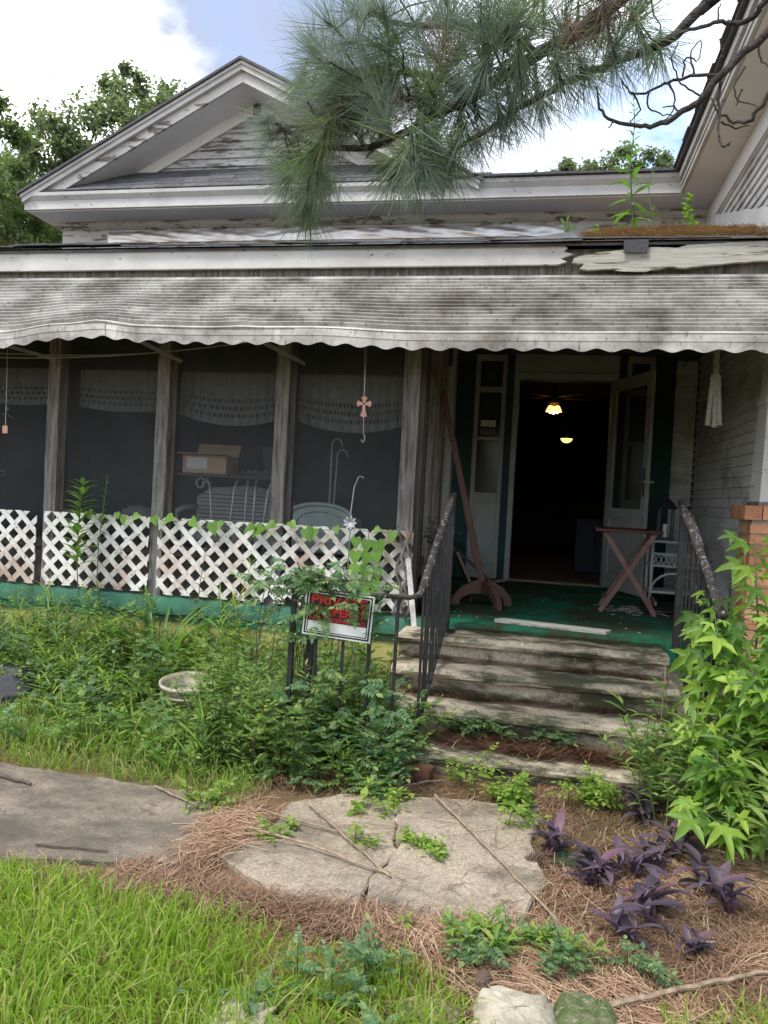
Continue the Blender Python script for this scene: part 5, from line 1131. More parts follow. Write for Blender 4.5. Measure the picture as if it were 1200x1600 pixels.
TUD = [tuft(9, 70, 1.2, .2).mesh('needle_tuft', M['deadneedle'])]
r = random.Random(12)
allimb = [Vector(p) for l_ in (LIMB_A, LIMB_B, LIMB_C, LIMB_D, LIMB_E, LIMB_F) for p in l_]
tw = MB()
for i, (x, y, z, dx, dy, dz) in enumerate(TUFTS):
    p = Vector((x, y, z + (.09 if z < 2.92 and x < -.9 else 0))); d = Vector((dx, dy+r.uniform(-.35, .35), dz-.05)).normalized()
    m = (rotm(d, (r.uniform(-1, 1), r.uniform(-1, 1), 1))*r.uniform(.85, 1.12)).to_4x4(); m.translation = p + d*.06
    put('needle_tuft', TUM[i % 4], PT, m)
    if r.random() < .2:
        m2 = m.copy(); m2.translation = p - d*.08; put('needle_tuft', TUD[0], PT, m2)
    q = min(allimb, key=lambda a: (a-p).length)
    if .01 < (q-p).length < .7: tw.tube([q, q.lerp(p, .5)+Vector((0, 0, -.015)), p - d*.1, p+d*.05], [.0045, .004, .003, .003], 5)
obj('twigs', tw, M['bark'], PT, smooth=True)
for i in range(48):     # fill between the tufts
    x, y, z, dx, dy, dz = r.choice(TUFTS[:52]); x2, y2, z2 = r.choice(TUFTS[:52])[:3]
    if abs(x-x2) > .5: x2, y2, z2 = x, y, z
    d = jit((dx, dy, dz), .6).normalized(); m = (rotm(d, (r.uniform(-1, 1), r.uniform(-1, 1), 1))*r.uniform(.8, 1.05)).to_4x4(); m.translation = Vector(((x+x2)/2+r.uniform(-.08, .08), (y+y2)/2+r.uniform(-.1, .2), (z+z2)/2+r.uniform(.0, .10))); put('needle_tuft', TUM[i % 4], PT, m)
for i in range(26):     # crown above the picture
    a = r.uniform(0, 2*pi); h = r.uniform(5.5, 9.5); l = r.uniform(.8, 2.2)*(10.5-h)/5
    if cos(a) < 0 and sin(a) > 0 and h < 7: continue
    c = Vector((2.35, 2.15, h)); e = c + Vector((cos(a)*l, sin(a)*l, .2)); limb([c, c.lerp(e, .5)+Vector((0, 0, .1)), e], .03, .008)
    for k in range(5):
        p = c.lerp(e, r.uniform(.5, 1)); d = jit((cos(a), sin(a), .3), .7).normalized(); m = rotm(d, (0, 0, 1)).to_4x4(); m.translation = p; put('needle_tuft', TUM[k % 4], PT, m)

# ============================================================ TREES BEHIND
def tree(name, base, h, blobs, n, mat, label, leaf, trunk=True):
    t = thing(name, base, label, 'tree', 'trees behind the house'); r_ = random.Random(int(h*100)+len(label))
    tr = MB(); b = Vector(base); topc = Vector(blobs[0][:3])
    tr.tube([b, b.lerp(topc, .35)+Vector((.1, 0, 0)), b.lerp(topc, .7), topc], [h*.024, h*.018, h*.012, .03], 9)
    for bx, by, bz, br in blobs: s_ = b.lerp(topc, r_.uniform(.45, .8)); e = Vector((bx, by, bz)); tr.tube([s_, s_.lerp(e, .5)+Vector((0, 0, -.2)), e], [h*.008, h*.005, .02], 6)
    obj('trunk', tr, M['treebark'], t, smooth=True)
    mb = MB(); tot = sum(q[3]**2 for q in blobs)
    for bx, by, bz, br in blobs:
        nc = max(6, int(34*br*br/2)); per = int(n*br*br/tot/nc)
        for c_ in range(nc):
            u, v = r_.uniform(0, 2*pi), r_.uniform(-.75, 1); rad = br*(r_.uniform(.55, 1.05)); s2 = sqrt(1-v*v)
            cc = Vector((bx+rad*s2*cos(u), by+rad*s2*sin(u), bz+rad*v)); cr_ = br*r_.uniform(.14, .30)
            for k in range(per):
                p = cc + Vector((r_.gauss(0, cr_*.6), r_.gauss(0, cr_*.6), r_.gauss(0, cr_*.5)))
                place(mb, LEAF4, p, (r_.uniform(-1, 1), r_.uniform(-1, 1), r_.uniform(-.9, .5)), (r_.uniform(-.6, .6), r_.uniform(-.6, .6), 1), leaf*r_.uniform(.7, 1.3))
    obj('crown', mb, mat, t, fix=False)
LEAF4 = tmpl([(0, 0, 0), (.28, .45, .05), (0, 1, -.05), (-.28, .45, .05)], [(0, 1, 2), (0, 2, 3)])
tree('leafy_tree', (-11.2, 17, 0), 11, [(-10.9, 17, 9.6, 1.5), (-9.4, 17, 9.5, 1.2), (-12.2, 17.2, 8.6, 1.3), (-10.6, 17.5, 7.9, 1.6), (-8.8, 17, 8.0, 1.5), (-12.6, 17, 7.0, 1.3), (-11.6, 17, 9.3, 1.1), (-9.2, 17, 6.6, 1.5), (-11.2, 17, 6.2, 1.6), (-9.9, 17, 10.2, .7), (-8.3, 17, 9.0, .9), (-13.3, 17, 8.3, 1.3), (-12.5, 17, 9.6, .8), (-10.2, 16.8, 10.4, .8), (-13.8, 17, 6.8, 1.4)], 46000, M['treeA'], 'tall leafy tree rising behind the left slope of the gable', .135)
tree('leafy_tree', (-10.9, 12, 0), 8.6, [(-10.4, 12, 7.4, 1.0), (-10.2, 12, 6.1, .9), (-10.8, 12, 8.4, .8)], 9000, M['treeB'], 'dark tree at the very left edge of the picture', .11)
tree('leafy_tree', (-10.6, 14, 0), 7.4, [(-10.9, 14, 6.4, 1.1), (-9.9, 13.8, 5.9, .9), (-11.6, 14, 7.2, .9), (-9.2, 14.2, 5.4, .8), (-8.6, 15, 5.6, .8)], 17000, M['treeB'], 'light green bushy tree low beside the house corner on the left', .10)
tree('leafy_tree', (-.2, 26, 0), 12.4, [(0, 26, 11.7, .9), (-.8, 26, 11.6, .8), (.8, 26, 11.8, .8), (-1.6, 26, 11.3, .7)], 9000, M['treeA'], 'distant tree top above the roof, left of the roof weed', .15)
tree('leafy_tree', (2.2, 26, 0), 12.8, [(1.7, 26, 11.8, 1.1), (2.7, 26, 11.8, .9), (3.5, 26.3, 11.6, .8), (4.3, 26.3, 11.4, .7)], 9000, M['treeA'], 'distant tree top above the roof, behind the roof weed', .15)

# ============================================================ GRASS, STRAW, WEEDS
def blades(n, samp, h, w, seed, lean=.5):
    r_ = random.Random(seed); mb = MB()
    for i in range(n):
        x, y, k = samp(r_)
        if k <= 0: continue
        hh = h*k*r_.uniform(.45, 1.15); a = r_.uniform(0, 2*pi); ln = abs(r_.gauss(0, lean))+.08; dx, dy = cos(a)*ln*hh, sin(a)*ln*hh
        b = r_.uniform(0, 2*pi); ww = w*r_.uniform(.6, 1.3); px, py = cos(b)*ww, sin(b)*ww; z0 = 0
        o = len(mb.v)
        mb.v += [(x-px, y-py, z0), (x+px, y+py, z0), (x+dx*.3+px*.9, y+dy*.3+py*.9, z0+hh*.5), (x+dx*.3-px*.9, y+dy*.3-py*.9, z0+hh*.5),
                 (x+dx*.75+px*.55, y+dy*.75+py*.55, z0+hh*.85), (x+dx*.75-px*.55, y+dy*.75-py*.55, z0+hh*.85), (x+dx*1.25, y+dy*1.25, z0+hh*(1.02-.3*ln))]
        mb.f += [(o, o+1, o+2, o+3), (o+3, o+2, o+4, o+5), (o+5, o+4, o+6)]; mb.m += [0]*3
    return mb
pn = noisy(41); qn = noisy(42)
def lawn(r_):
    x = r_.uniform(-3.4, .35); y = r_.uniform(1.2, 2.78)
    edge = 2.50 + .10*pn(x*2.2) - (0 if x < -1.2 else .14*(x+1.2)) - (.0 if x < -.35 else (x+.35)*.8)
    if y > edge + r_.gauss(0, .035): return x, y, 0
    return x, y, max(.45, min(1, .55+(edge-y)*1.6))*(1+.18*qn(x*4+y*3))
tag(obj('lawn_grass', blades(29000, lawn, .115, .0033, 1, .6), M['grass'], fix=False, kind='stuff'), 'bright green lawn grass in the bottom left foreground', 'grass')
def backgrass(r_):
    x = r_.uniform(-4.5, -1.25); y = r_.uniform(3.38, 4.3); e = 3.43+.05*pn(x*5)
    return x, y, 0 if y < e else min(1, .5+(y-e)*1.5)
tag(obj('verge_grass', blades(8000, backgrass, .14, .0036, 2, .7), M['grass2'], fix=False, kind='stuff'), 'weedy grass between the grey sidewalk and the flower bed', 'grass')
def cornergrass(r_):
    x = r_.uniform(.42, 1.3); y = r_.uniform(1.9, 2.62); return x, y, 0 if y > 2.30 + .36*(x-.42) + r_.gauss(0, .04) else .8
tag(obj('corner_grass', blades(2600, cornergrass, .11, .003, 3), M['grass'], fix=False, kind='stuff'), 'tuft of bright grass in the bottom right corner', 'grass')
def strands(n, samp, seed, ln=.16, w=.0011):
    r_ = random.Random(seed); mb = MB()
    for i in range(n):
        s_ = samp(r_)
        if not s_: continue
        x, y, z = s_[:3]; a = r_.gauss(2.2*sin(x*2.3+1.7*sin(y*2.9))+1.3*sin(y*3.7+x), .75) if len(s_) < 4 else r_.gauss(s_[3], .5); l = ln*r_.uniform(.5, 1.2); c, s2 = cos(a), sin(a); k = r_.uniform(-.25, .25)*l
        tz = r_.gauss(0, .10)*l; o = len(mb.v); P_ = []
        for t in (-.5, 0, .5):
            q = k*(1-4*t*t)*.5; P_.append((x+c*l*t-s2*q, y+s2*l*t+c*q, max(z-.01, z+tz*t*2*.6)+(.006 if t == 0 else 0)))
        for p in P_: mb.v += [(p[0]-s2*w, p[1]+c*w, p[2]), (p[0]+s2*w, p[1]-c*w, p[2]+w*.6)]
        mb.f += [(o, o+1, o+3, o+2), (o+2, o+3, o+5, o+4)]; mb.m += [0, 0]
    return mb
def straw(r_):
    k = r_.random()
    if k < .66:
        x = r_.uniform(-.05, 1.5); y = r_.uniform(2.15, 4.3)
        if x < .06 and y > 2.8 and r_.random() < .93: return None
        return x, y, .004+r_.random()*.022
    if k < .70:
        x = r_.gauss(-1.24, .07); y = r_.gauss(3.05, .22); return x, y, .03*math.exp(-((x+1.22)/.2)**2)+r_.random()*.02+.006
    if k < .84:
        t = r_.random(); x = -1.5+1.7*t; y = 2.60 - .05*sin(t*3) + r_.gauss(0, .05); return x, y, .012+r_.random()*.022
    if k < .90:
        x = r_.uniform(-.8, .15); return x, r_.uniform(1.9, 2.62), .006+r_.random()*.02
    if k < .95:
        x = r_.uniform(-1.3, .2); y = r_.gauss(3.78, .10); return x, y, .01+r_.random()*.025
    x = r_.uniform(-1.0, .0); y = r_.uniform(2.65, 3.7); return (x, y, .028) if r_.random() < .10 else (x-1.6, y-.25, .026) if y < 2.85 and r_.random() < .6 else None
tag(obj('pine_straw', strands(24000, straw, 4), M['straw'], fix=False, kind='stuff'), 'brown fallen pine straw covering the ground right of the path', 'pine straw')
def stepstraw(r_):
    k = r_.random()
    if k < .55: return r_.uniform(-.55, .72), r_.uniform(4.16, 4.44), .122+abs(r_.gauss(0, .016)), .05
    if k < .75: return r_.uniform(-.8, .8), r_.uniform(4.66, 4.76), .266+r_.random()*.01, .05
    if k < .9: return r_.uniform(-.8, .8), r_.uniform(4.98, 5.05), .424+r_.random()*.01, .05
    return r_.uniform(-.5, .85), r_.uniform(5.28, 5.38), .575+r_.random()*.012, .05
tag(obj('step_straw', strands(4200, stepstraw, 5, .17, .0017), M['redstraw'], fix=False, kind='stuff'), 'reddish pine straw heaped on the bottom step', 'pine straw')
def roofstraw(r_):
    x = r_.uniform(.05, 1.48); y = r_.uniform(5.35, 8.0); e = min(1, (x-.05)/.25)
    return x, y, zr(y)+.01+(.07*e*math.exp(-((y-6.2)/.8)**2)+.02*e)*r_.random()
mb = MB()
for i in range(13):
    for j in range(13):
        x = .05+1.44*i/12; y = 5.32+2.7*j/12; e = sin(pi*min(1, j/12*1.02))*min(1, i/3); mb.v.append((x, y, zr(y)-.01+.055*e*(1+.3*pn(x*5+y*4))))
for i in range(12):
    for j in range(12): mb.f.append((i*13+j, (i+1)*13+j, (i+1)*13+j+1, i*13+j+1)); mb.m.append(0)
tag(obj('roof_debris', mb, M['ground'], fix=False, kind='stuff'), 'bed of rotted straw and earth on the porch roof', 'debris')
tag(obj('roof_straw', strands(6500, roofstraw, 6, .15, .0018), M['straw'], fix=False, kind='stuff'), 'brown pine straw piled on the porch roof beside the wing', 'pine straw')
def leftroof(r_):
    x = r_.uniform(-5.6, -1.5); y = r_.uniform(5.22, 6.5); return (x, y, zr(y)+.018+.02*r_.random()) if r_.random() < .6*max(0, pn(x*1.7)) + .06 else None
tag(obj('roof_litter', strands(1500, leftroof, 8, .12), M['straw'], fix=False, kind='stuff'), 'thin litter of needles along the left part of the porch roof', 'pine straw')

# the mass of weeds in the bed left of the steps
def sprig(mb, x, y, h, kind, r_, z0=0, lean=.35):
    a = r_.uniform(0, 2*pi); ln = abs(r_.gauss(0, lean)); ex, ey = x+cos(a)*h*ln, y+sin(a)*h*ln-.10*h
    B = Vector((x, y, z0)); Mm = Vector((x+(ex-x)*.35, y+(ey-y)*.35, z0+h*.6)); E_ = Vector((ex, ey, z0+h*(1-.15*ln)))
    mb.tube([B, Mm, E_], [.0035, .0028, .0015], 3, 1, False)
    if kind == 'pinn': n, s_, T, up = int(5+h*18), .115, PINN, .2
    elif kind == 'pin3': n, s_, T, up = int(5+h*20), .085, PINN3, .2
    elif kind == 'pinns': n, s_, T, up = int(5+h*22), .085, PINN, .2
    elif kind == 'ovals': n, s_, T, up = int(5+h*20), .04, OVAL, .2
    elif kind == 'biglance': n, s_, T, up = int(6+h*20), .16, LANCE, .35
    elif kind == 'lance': n, s_, T, up = int(10+h*42), .075, LANCE, .45
    elif kind == 'oval': n, s_, T, up = int(6+h*26), .048, OVAL, .2
    elif kind == 'heart': n, s_, T, up = int(3+h*14), .06, HEART, .0
    else: n, s_, T, up = int(5+h*10), .22, BLADE, .9
    a0 = r_.uniform(0, 6)
    for i in range(n):
        t = (.22+.78*(i+.5)/n); p = B.lerp(Mm, t/.5) if t < .5 else Mm.lerp(E_, (t-.5)/.5)
        q = a0+i*2.4+r_.uniform(-.4, .4); d = (cos(q), sin(q), up+r_.uniform(-.35, .3)); place(mb, T, p, d, (r_.uniform(-.25, .25), r_.uniform(-.25, .25), 1), s_*r_.uniform(.65, 1.2)*(1.1-.3*t), 0)
    place(mb, T, E_, (cos(a), sin(a), .8), (0, 0, 1), s_*.7, 0)
def bed(name, n, samp, kinds, mats, seed, label):
    r_ = random.Random(seed); mb = MB()
    for i in range(n):
        s_ = samp(r_)
        if s_: sprig(mb, s_[0], s_[1], s_[2], r_.choice(kinds), r_, s_[3] if len(s_) > 3 else 0)
    tag(obj(name, mb, mats, fix=False, kind='stuff'), label, 'weeds')
def env(x, y): return max(.10, .12 + .235*(y-3.55))*(1+.34*pn(x*2.6+y))
def bedA(r_):
    x = r_.uniform(-4.6, -.72); y = r_.uniform(3.60, 5.25)
    if x > -.98 and y > 4.2 : return None
    if y < 3.9 and x < -1.9 and r_.random() < .75: return None
    if (x+2.12)**2 + (y-4.48)**2 < .036: return None
    if -2.35 < x < -1.9 and y < 4.5: h = .14
    elif x < -2.95 and 3.75 < y < 4.35: return None
    else: h = env(x, y)
    return x, y, h*(r_.uniform(.55, 1.15) if r_.random() < .9 else r_.uniform(1.2, 1.7))
bed('bed_weeds', 640, bedA, ['pinn', 'pin3', 'oval', 'oval'], [M['weedA'], M['stemg']], 101, 'tangled mid green weeds filling the bed left of the steps')
bed('bed_weeds', 430, bedA, ['lance', 'lance', 'oval', 'blade'], [M['weedC'], M['stemg']], 102, 'yellow green weeds with narrow leaves among the bed')
bed('bed_weeds', 260, bedA, ['pinn', 'pinn', 'lance'], [M['weedB'], M['stemg']], 103, 'blue green feathery weeds among the bed')
def bedL(r_):
    x = r_.uniform(-4.8, -3.05); y = r_.uniform(4.5, 5.3); return x, y, r_.uniform(.3, .62)
bed('bed_weeds', 90, bedL, ['lance', 'blade', 'lance'], [M['weedB'], M['stemr']], 104, 'taller drooping grey green weeds at the far left of the bed')
def bedR(r_):
    if r_.random() < .45: return r_.uniform(-1.32, -.55), r_.uniform(3.66, 4.05), r_.uniform(.10, .42)
    return r_.uniform(-1.35, -.72), r_.uniform(3.9, 4.5), r_.uniform(.2, .55)
bed('railing_weeds', 84, bedR, ['pinn', 'pinn', 'pin3', 'lance'], [M['weedB'], M['stemr']], 105, 'blue green vine leaves massed round the railing foot')
def bedV(r_):
    if r_.random() < .5: return r_.uniform(-1.0, -.62), r_.uniform(4.0, 4.40), r_.uniform(.12, .40)
    return r_.uniform(-4.6, -1.1), r_.uniform(5.0, 5.28), r_.uniform(.35, .62)
bed('wall_weeds', 130, bedV, ['pin3', 'lance', 'pinn', 'oval'], [M['weedC'], M['stemg']], 112, 'tall light green weeds against the yellow foundation')
def bedW(r_): return r_.uniform(-1.82, -1.05), r_.uniform(3.62, 4.5), r_.uniform(.22, .60)
bed('railing_weeds', 120, bedW, ['pinn', 'pin3', 'lance', 'oval'], [M['weedA'], M['stemr']], 113, 'tall tangle of green weeds left of the railing corner')
def bedS(r_):
    k = r_.random()
    if k < .40: return r_.gauss(-.10, .055), r_.gauss(3.80, .12), r_.uniform(.06, .17)
    if k < .70: return r_.gauss(.33, .075), r_.gauss(3.93, .07), r_.uniform(.06, .18)
    if k < .80: return r_.gauss(-.62, .06), r_.gauss(3.52, .12), r_.uniform(.05, .12)
    return r_.gauss(-.33, .06), r_.gauss(3.93, .06), r_.uniform(.08, .2)
bed('step_foot_weeds', 52, bedS, ['heart', 'oval', 'pin3'], [M['weedC'], M['stemg']], 106, 'light green seedlings along the foot of the bottom step')
def bedF(r_):
    k = r_.random()
    if k < .34: return r_.gauss(.12, .09), r_.gauss(2.50, .06), r_.uniform(.06, .16)
    if k < .62: return r_.gauss(-.40, .14), r_.gauss(2.22, .10), r_.uniform(.08, .20)
    if k < .78: return r_.gauss(-.75, .12), r_.gauss(2.02, .05), r_.uniform(.06, .12)
    if k < .88: return r_.gauss(.38, .05), r_.gauss(2.48, .06), r_.uniform(.04, .10)
    return r_.gauss(-.22, .10), r_.gauss(2.50, .05), r_.uniform(.04, .10)
bed('front_weeds', 36, bedF, ['pinns', 'pinns', 'ovals'], [M['weedB'], M['stemg']], 107, 'blue green creeping weeds in the foreground around the stones')
def bedG(r_): return (r_.gauss(-.18, .12), r_.gauss(2.55, .05), r_.uniform(.04, .11)) if r_.random() < .6 else (r_.gauss(.02, .12), r_.gauss(2.56, .06), r_.uniform(.04, .12))
bed('front_weeds', 22, bedG, ['lance', 'ovals'], [M['weedC'], M['stemg']], 108, 'yellow green seedlings at the front edge of the path slab')
def bedP(r_):
    k = r_.random()
    if k < .4: return r_.gauss(-1.45, .06), r_.gauss(3.28, .08), r_.uniform(.05, .14)
    if k < .6: return r_.gauss(-1.02, .06), r_.gauss(3.1, .05), r_.uniform(.03, .07)
    return r_.gauss(-.42, .12), r_.gauss(3.15, .03), r_.uniform(.02, .05), .02
bed('path_weeds', 22, bedP, ['pin3', 'oval'], [M['weedC'], M['stemg']], 109, 'small green sprouts in the cracks between the slabs')
def bedQ(r_):
    k = r_.random()
    if k < .6: return r_.uniform(.55, 1.25), r_.uniform(3.55, 4.35), r_.uniform(.25, .6)
    return r_.uniform(.75, 1.3), r_.uniform(3.3, 3.9), r_.uniform(.15, .5)
bed('sapling_weeds', 120, bedQ, ['biglance', 'lance', 'biglance', 'oval'], [M['weedA'], M['stemg']], 110, 'dense long leaved weeds under the sapling on the right')
def bedT(r_): return (r_.gauss(-.25, .25), r_.uniform(4.40, 4.46), r_.uniform(.03, .10), .13) if r_.random() < .6 else (r_.uniform(-.5, -.2), r_.gauss(4.47, .02), r_.uniform(.05, .12), .12)
bed('step_weeds', 22, bedT, ['pin3', 'pinn'], [M['weedB'], M['stemg']], 111, 'small fern like weeds rooted between the lower steps')

# climbing vine over the front railing
VN = thing('climbing_vine', (-1.1, 4.0, .3), 'leafy vine draped over the railing and the warning sign', 'vine')
r = random.Random(61); mb = MB(); st = MB()
for k in range(15):
    x = r.uniform(-1.50, -.95); pts = [Vector((x+r.uniform(-.1, .1), 3.98+r.uniform(-.02, .12), .25)), Vector((x, 3.96, .7)), Vector((x+.05, 3.93, .96)), Vector((x+r.uniform(-.05, .22), 3.90+r.uniform(-.05, .06), 1.04+r.uniform(-.04, .07))), Vector((x+r.uniform(.05, .36), 3.87+r.uniform(-.05, .05), .95+r.uniform(-.06, .10)))]
    st.tube(pts, .003, 4)
    for a, b in zip(pts[1:], pts[2:]):
        for j in range(3):
            p = a.lerp(b, r.random()); q = r.uniform(0, 2*pi); place(mb, PINN, p, (cos(q), sin(q)*.8-.3, r.uniform(-.3, .4)), (r.uniform(-.3, .3), -.5, 1), r.uniform(.09, .15))
for k in range(10):      # sprays crossing the sign
    x = r.uniform(-1.18, -.86); z = r.uniform(.76, .94); place(mb, PINN, (x, 3.895, z), (r.uniform(-.8, .8), -.25, r.uniform(-.7, .3)), (0, -1, .5), r.uniform(.07, .12))
for k in range(26):
    x = r.uniform(-1.35, -.62); z = r.uniform(.12, .55); q = r.uniform(0, 2*pi); place(mb, PINN, (x, 3.88+r.uniform(-.08, .06), z), (cos(q), -.5, r.uniform(-.4, .5)), (0, -.7, 1), r.uniform(.10, .16))
obj('stems', st, M['stemr'], VN); obj('foliage', mb, M['weedB'], VN, fix=False)

# ---- single plants
def bent(w, bend, side, seg=7):
    # a leaf that arches along its length, folded on its midrib, with one edge a little wider
    v = []; f = []; y = z = 0; a = 0
    for i in range(seg+1):
        t = i/seg; ww = w*(sin(pi*min(1, t*.86+.14))**.75)*(1 if t < 1 else 0); x = side*t*t
        v += [(x-ww*(1+side), y, z+ww*.42), (x, y, z), (x+ww*(1-side), y, z+ww*.42)]
        y += cos(a)/seg; z += sin(a)/seg; a -= bend*2.0/seg*(.3+1.2*t)
    for i in range(seg):
        for j in (0, 1): f.append((3*i+j, 3*i+j+1, 3*i+j+4, 3*i+j+3))
    return tmpl(v, f)
def curl(T, c, w):
    v = T[0].copy(); v[:, 2] += -c*(v[:, 1]**2) + w*np.sin(v[:, 0]*7)*.10 - .5*c*v[:, 0]**2; return (v, T[1])
GUMS = [leaf_mesh('leaf', curl(STAR, c_, w_), M['gum']) for c_, w_ in ((.05, .3), (.3, -.5), (.5, .8), (-.1, .5))]; HRT = leaf_mesh('leaf', HEART, M['heart']); LNC = leaf_mesh('leaf', LANCE, M['lance']); PURS = [leaf_mesh('leaf', bent(w_, b_, k_), M['purple']) for w_, b_, k_ in ((.135, .5, .0), (.11, 1.0, .05), (.15, .25, -.06), (.12, .75, .1))]; STP = leaf_mesh('leaf', STRAP, M['lance']); OVL = leaf_mesh('leaf', OVAL, M['heart'])
SGT = thing('sweetgum_sapling', (1.03, 3.95, 0), 'bright green sapling with star shaped leaves in front of the brick pier', 'sapling')
r = random.Random(88); st = MB()
stems = [[(1.03, 4.0, 0), (1.04, 4.02, .5), (1.06, 4.05, .95), (1.03, 4.10, 1.36)], [(1.02, 3.95, 0), (.95, 3.9, .4), (.88, 3.9, .75), (.83, 3.92, 1.0)], [(1.05, 3.9, 0), (1.05, 3.8, .35), (1.0, 3.72, .62), (.95, 3.68, .80)], [(1.0, 3.9, 0), (.85, 3.8, .3), (.74, 3.75, .5)], [(1.1, 4.0, .3), (1.2, 4.0, .7), (1.25, 4.0, 1.1)], [(.95, 3.6, 0), (.80, 3.42, .18), (.70, 3.36, .26)], [(1.05, 3.95, .2), (1.1, 3.7, .5), (1.1, 3.6, .66)], [(.98, 4.0, 0), (.88, 4.1, .45), (.86, 4.2, .8), (.90, 4.25, 1.05)], [(1.1, 3.9, 0), (1.12, 3.9, .6), (1.15, 3.9, .95)], [(.9, 3.8, 0), (.82, 3.6, .25), (.80, 3.55, .45)]]
for s_ in stems:
    P = [Vector(p) for p in s_]; st.tube(P, [.010-.007*i/(len(P)-1) for i in range(len(P))], 6)
    n = int(14 + 32*sum((b-a).length for a, b in zip(P, P[1:])))
    if len(P) == 3 and s_[0][2] == 0 and s_[0][0] == .95: n = 16
    for i in range(n):
        t = .28+.72*(i+.5)/n; k = min(int(t*(len(P)-1)), len(P)-2); p = P[k].lerp(P[k+1], t*(len(P)-1)-k)
        a = i*2.4+r.uniform(-.5, .5); d = Vector((cos(a), sin(a)*.9-.35, r.uniform(-.05, .45))).normalized(); pl_ = r.uniform(.04, .10); e = p + d*pl_
        st.tube([p, e], .0016, 3); dd = Vector((d.x, d.y, d.z-.15-r.uniform(0, .55))).normalized(); up = Vector((0, -.7, 1)) + Vector((r.uniform(-.3, .3), r.uniform(-.3, .3), 0))
        putleaf('leaf', GUMS[i % 4], SGT, e, dd, up, r.choice((.05, .07, .085, .10, .115))*r.uniform(.9, 1.1)*(1.0 if t < .9 else .7))
obj('stem', st, M['stemg'], SGT, smooth=True)
purp = [(.085, 3.30, 'with magenta leaves, leftmost, beside the pine cone'), (.27, 3.08, 'in front of the carpet scrap'), (.31, 3.16, 'close behind the front left clump'), (.42, 3.17, 'between the front left clump and the middle'), (.54, 3.80, 'at the foot of the steps'), (.60, 3.42, 'below the star leaved sapling'), (.66, 3.55, 'touching the star leaved sapling'), (.33, 2.74, 'nearest the camera on the left'), (.47, 2.84, 'in the front middle'), (.50, 2.98, 'in the centre of the group'), (.72, 3.18, 'on the right of the group'), (.78, 3.02, 'rightmost of all'), (.60, 2.74, 'small, nearest the camera on the right'), (.55, 3.28, 'between the centre and the sapling'), (.56, 3.98, 'highest, partly over the bottom step')]
for k, (x, y, lb) in enumerate(purp):
    t = thing('purple_plant', (x, y, 0), 'purple leaved plant ' + lb, 'purple plant', 'purple plants in the pine straw'); st = MB(); r = random.Random(200+k); sc2 = .6 if 'small' in lb else 1
    for s_ in range(3):
        a = r.uniform(0, 2*pi); h = r.uniform(.05, .13)*sc2; b = Vector((x+r.uniform(-.03, .03), y+r.uniform(-.03, .03), 0)); e = b + Vector((cos(a)*.05, sin(a)*.05-.01, h)); st.tube([b, b.lerp(e, .5)+Vector((0, 0, .012)), e], [.005, .0045, .003], 6)
        for i in range(5):
            q = a+i*2.2+r.uniform(-.4, .4); p = b.lerp(e, .35+.65*i/4); putleaf('leaf', PURS[(i+s_) % 4], t, p, (cos(q)*.9, sin(q)*.9, r.uniform(.1, 1.0)), (-cos(q), -sin(q), r.uniform(.5, 1.1)), r.uniform(.07, .155)*sc2)
    obj('stem', st, plain('purple_stem', (.08, .035, .07), .6) if k == 0 else bpy.data.materials['purple_stem'], t, smooth=True)
# heart leaved vine on the lattice
HV = thing('heart_leaf_vine', (-1.1, 5.28, .65), 'heart leaved vine creeping along the top of the lattice', 'vine'); r = random.Random(19); st = MB()
vp = [Vector((-3.42+2.35*i/22, 5.31, 1.205+.02*sin(i*1.7)+.018*(i/22))) for i in range(23)]; st.tube(vp, .0028, 4)
for x, s_ in ((-3.40, .10), (-3.27, .07), (-3.10, .09), (-3.16, .06), (-2.98, .09), (-2.85, .115), (-2.70, .10), (-2.55, .11), (-2.38, .10), (-2.30, .06), (-2.06, .11), (-1.99, .10), (-1.90, .09), (-1.78, .08), (-1.66, .10), (-1.60, .08), (-1.44, .085), (-1.12, .08), (-1.02, .08)):
    putleaf('leaf', HRT, HV, (x, 5.285, 1.22+r.uniform(-.02, .03)), (r.uniform(-.9, .9), -.25-.3*r.random(), -1+.6*r.random()), (r.uniform(-.5, .5), -1, .2+.6*r.random()), s_*r.uniform(.7, 1.2))
for k in range(17):
    c, row = k % 3, k // 3; x = -1.27+.075*c+r.uniform(-.015, .015); z = 1.16 - row*.095 + r.uniform(-.02, .02)
    if row > 3: x = -1.16+r.uniform(-.03, .03)
    putleaf('leaf', HRT, HV, (x, 5.275-.004*k % .03, z), (r.uniform(-.3, .3), -.2, -1), (r.uniform(-.3, .3), -1, .3), r.uniform(.085, .12))
st.tube([(-1.2, 5.30, 1.22), (-1.2, 5.29, .95), (-1.17, 5.29, .70)], .003, 4); obj('stem', st, M['stemg'], HV)
def upright(name, base, top, n, me, size, label, cat, up=.5, droop=0, sm=M['stemg'], r_=None, t0=.3, parent_stems=1, spread=1.0):
    r_ = random.Random(len(label)); t = thing(name, base, label, cat); st = MB(); B, T_ = Vector(base), Vector(top)
    P = [B.lerp(T_, i/8)+Vector((.02*sin(i*.9), .01*cos(i), 0)) for i in range(9)]; st.tube(P, [.006-.004*i/8 for i in range(9)], 6); obj('stem', st, sm, t, smooth=True)
    for i in range(n):
        f_ = t0+(1-t0)*(i+.5)/n; k = min(int(f_*8), 7); p = P[k].lerp(P[k+1], f_*8-k); a = i*2.4+r_.uniform(-.3, .3)
        putleaf('leaf', me, t, p, (cos(a)*spread, sin(a)*spread, up+r_.uniform(-.25, .25)-droop), (0, 0, 1), size*r_.uniform(.75, 1.15)*(1.15-.45*f_))
    return t
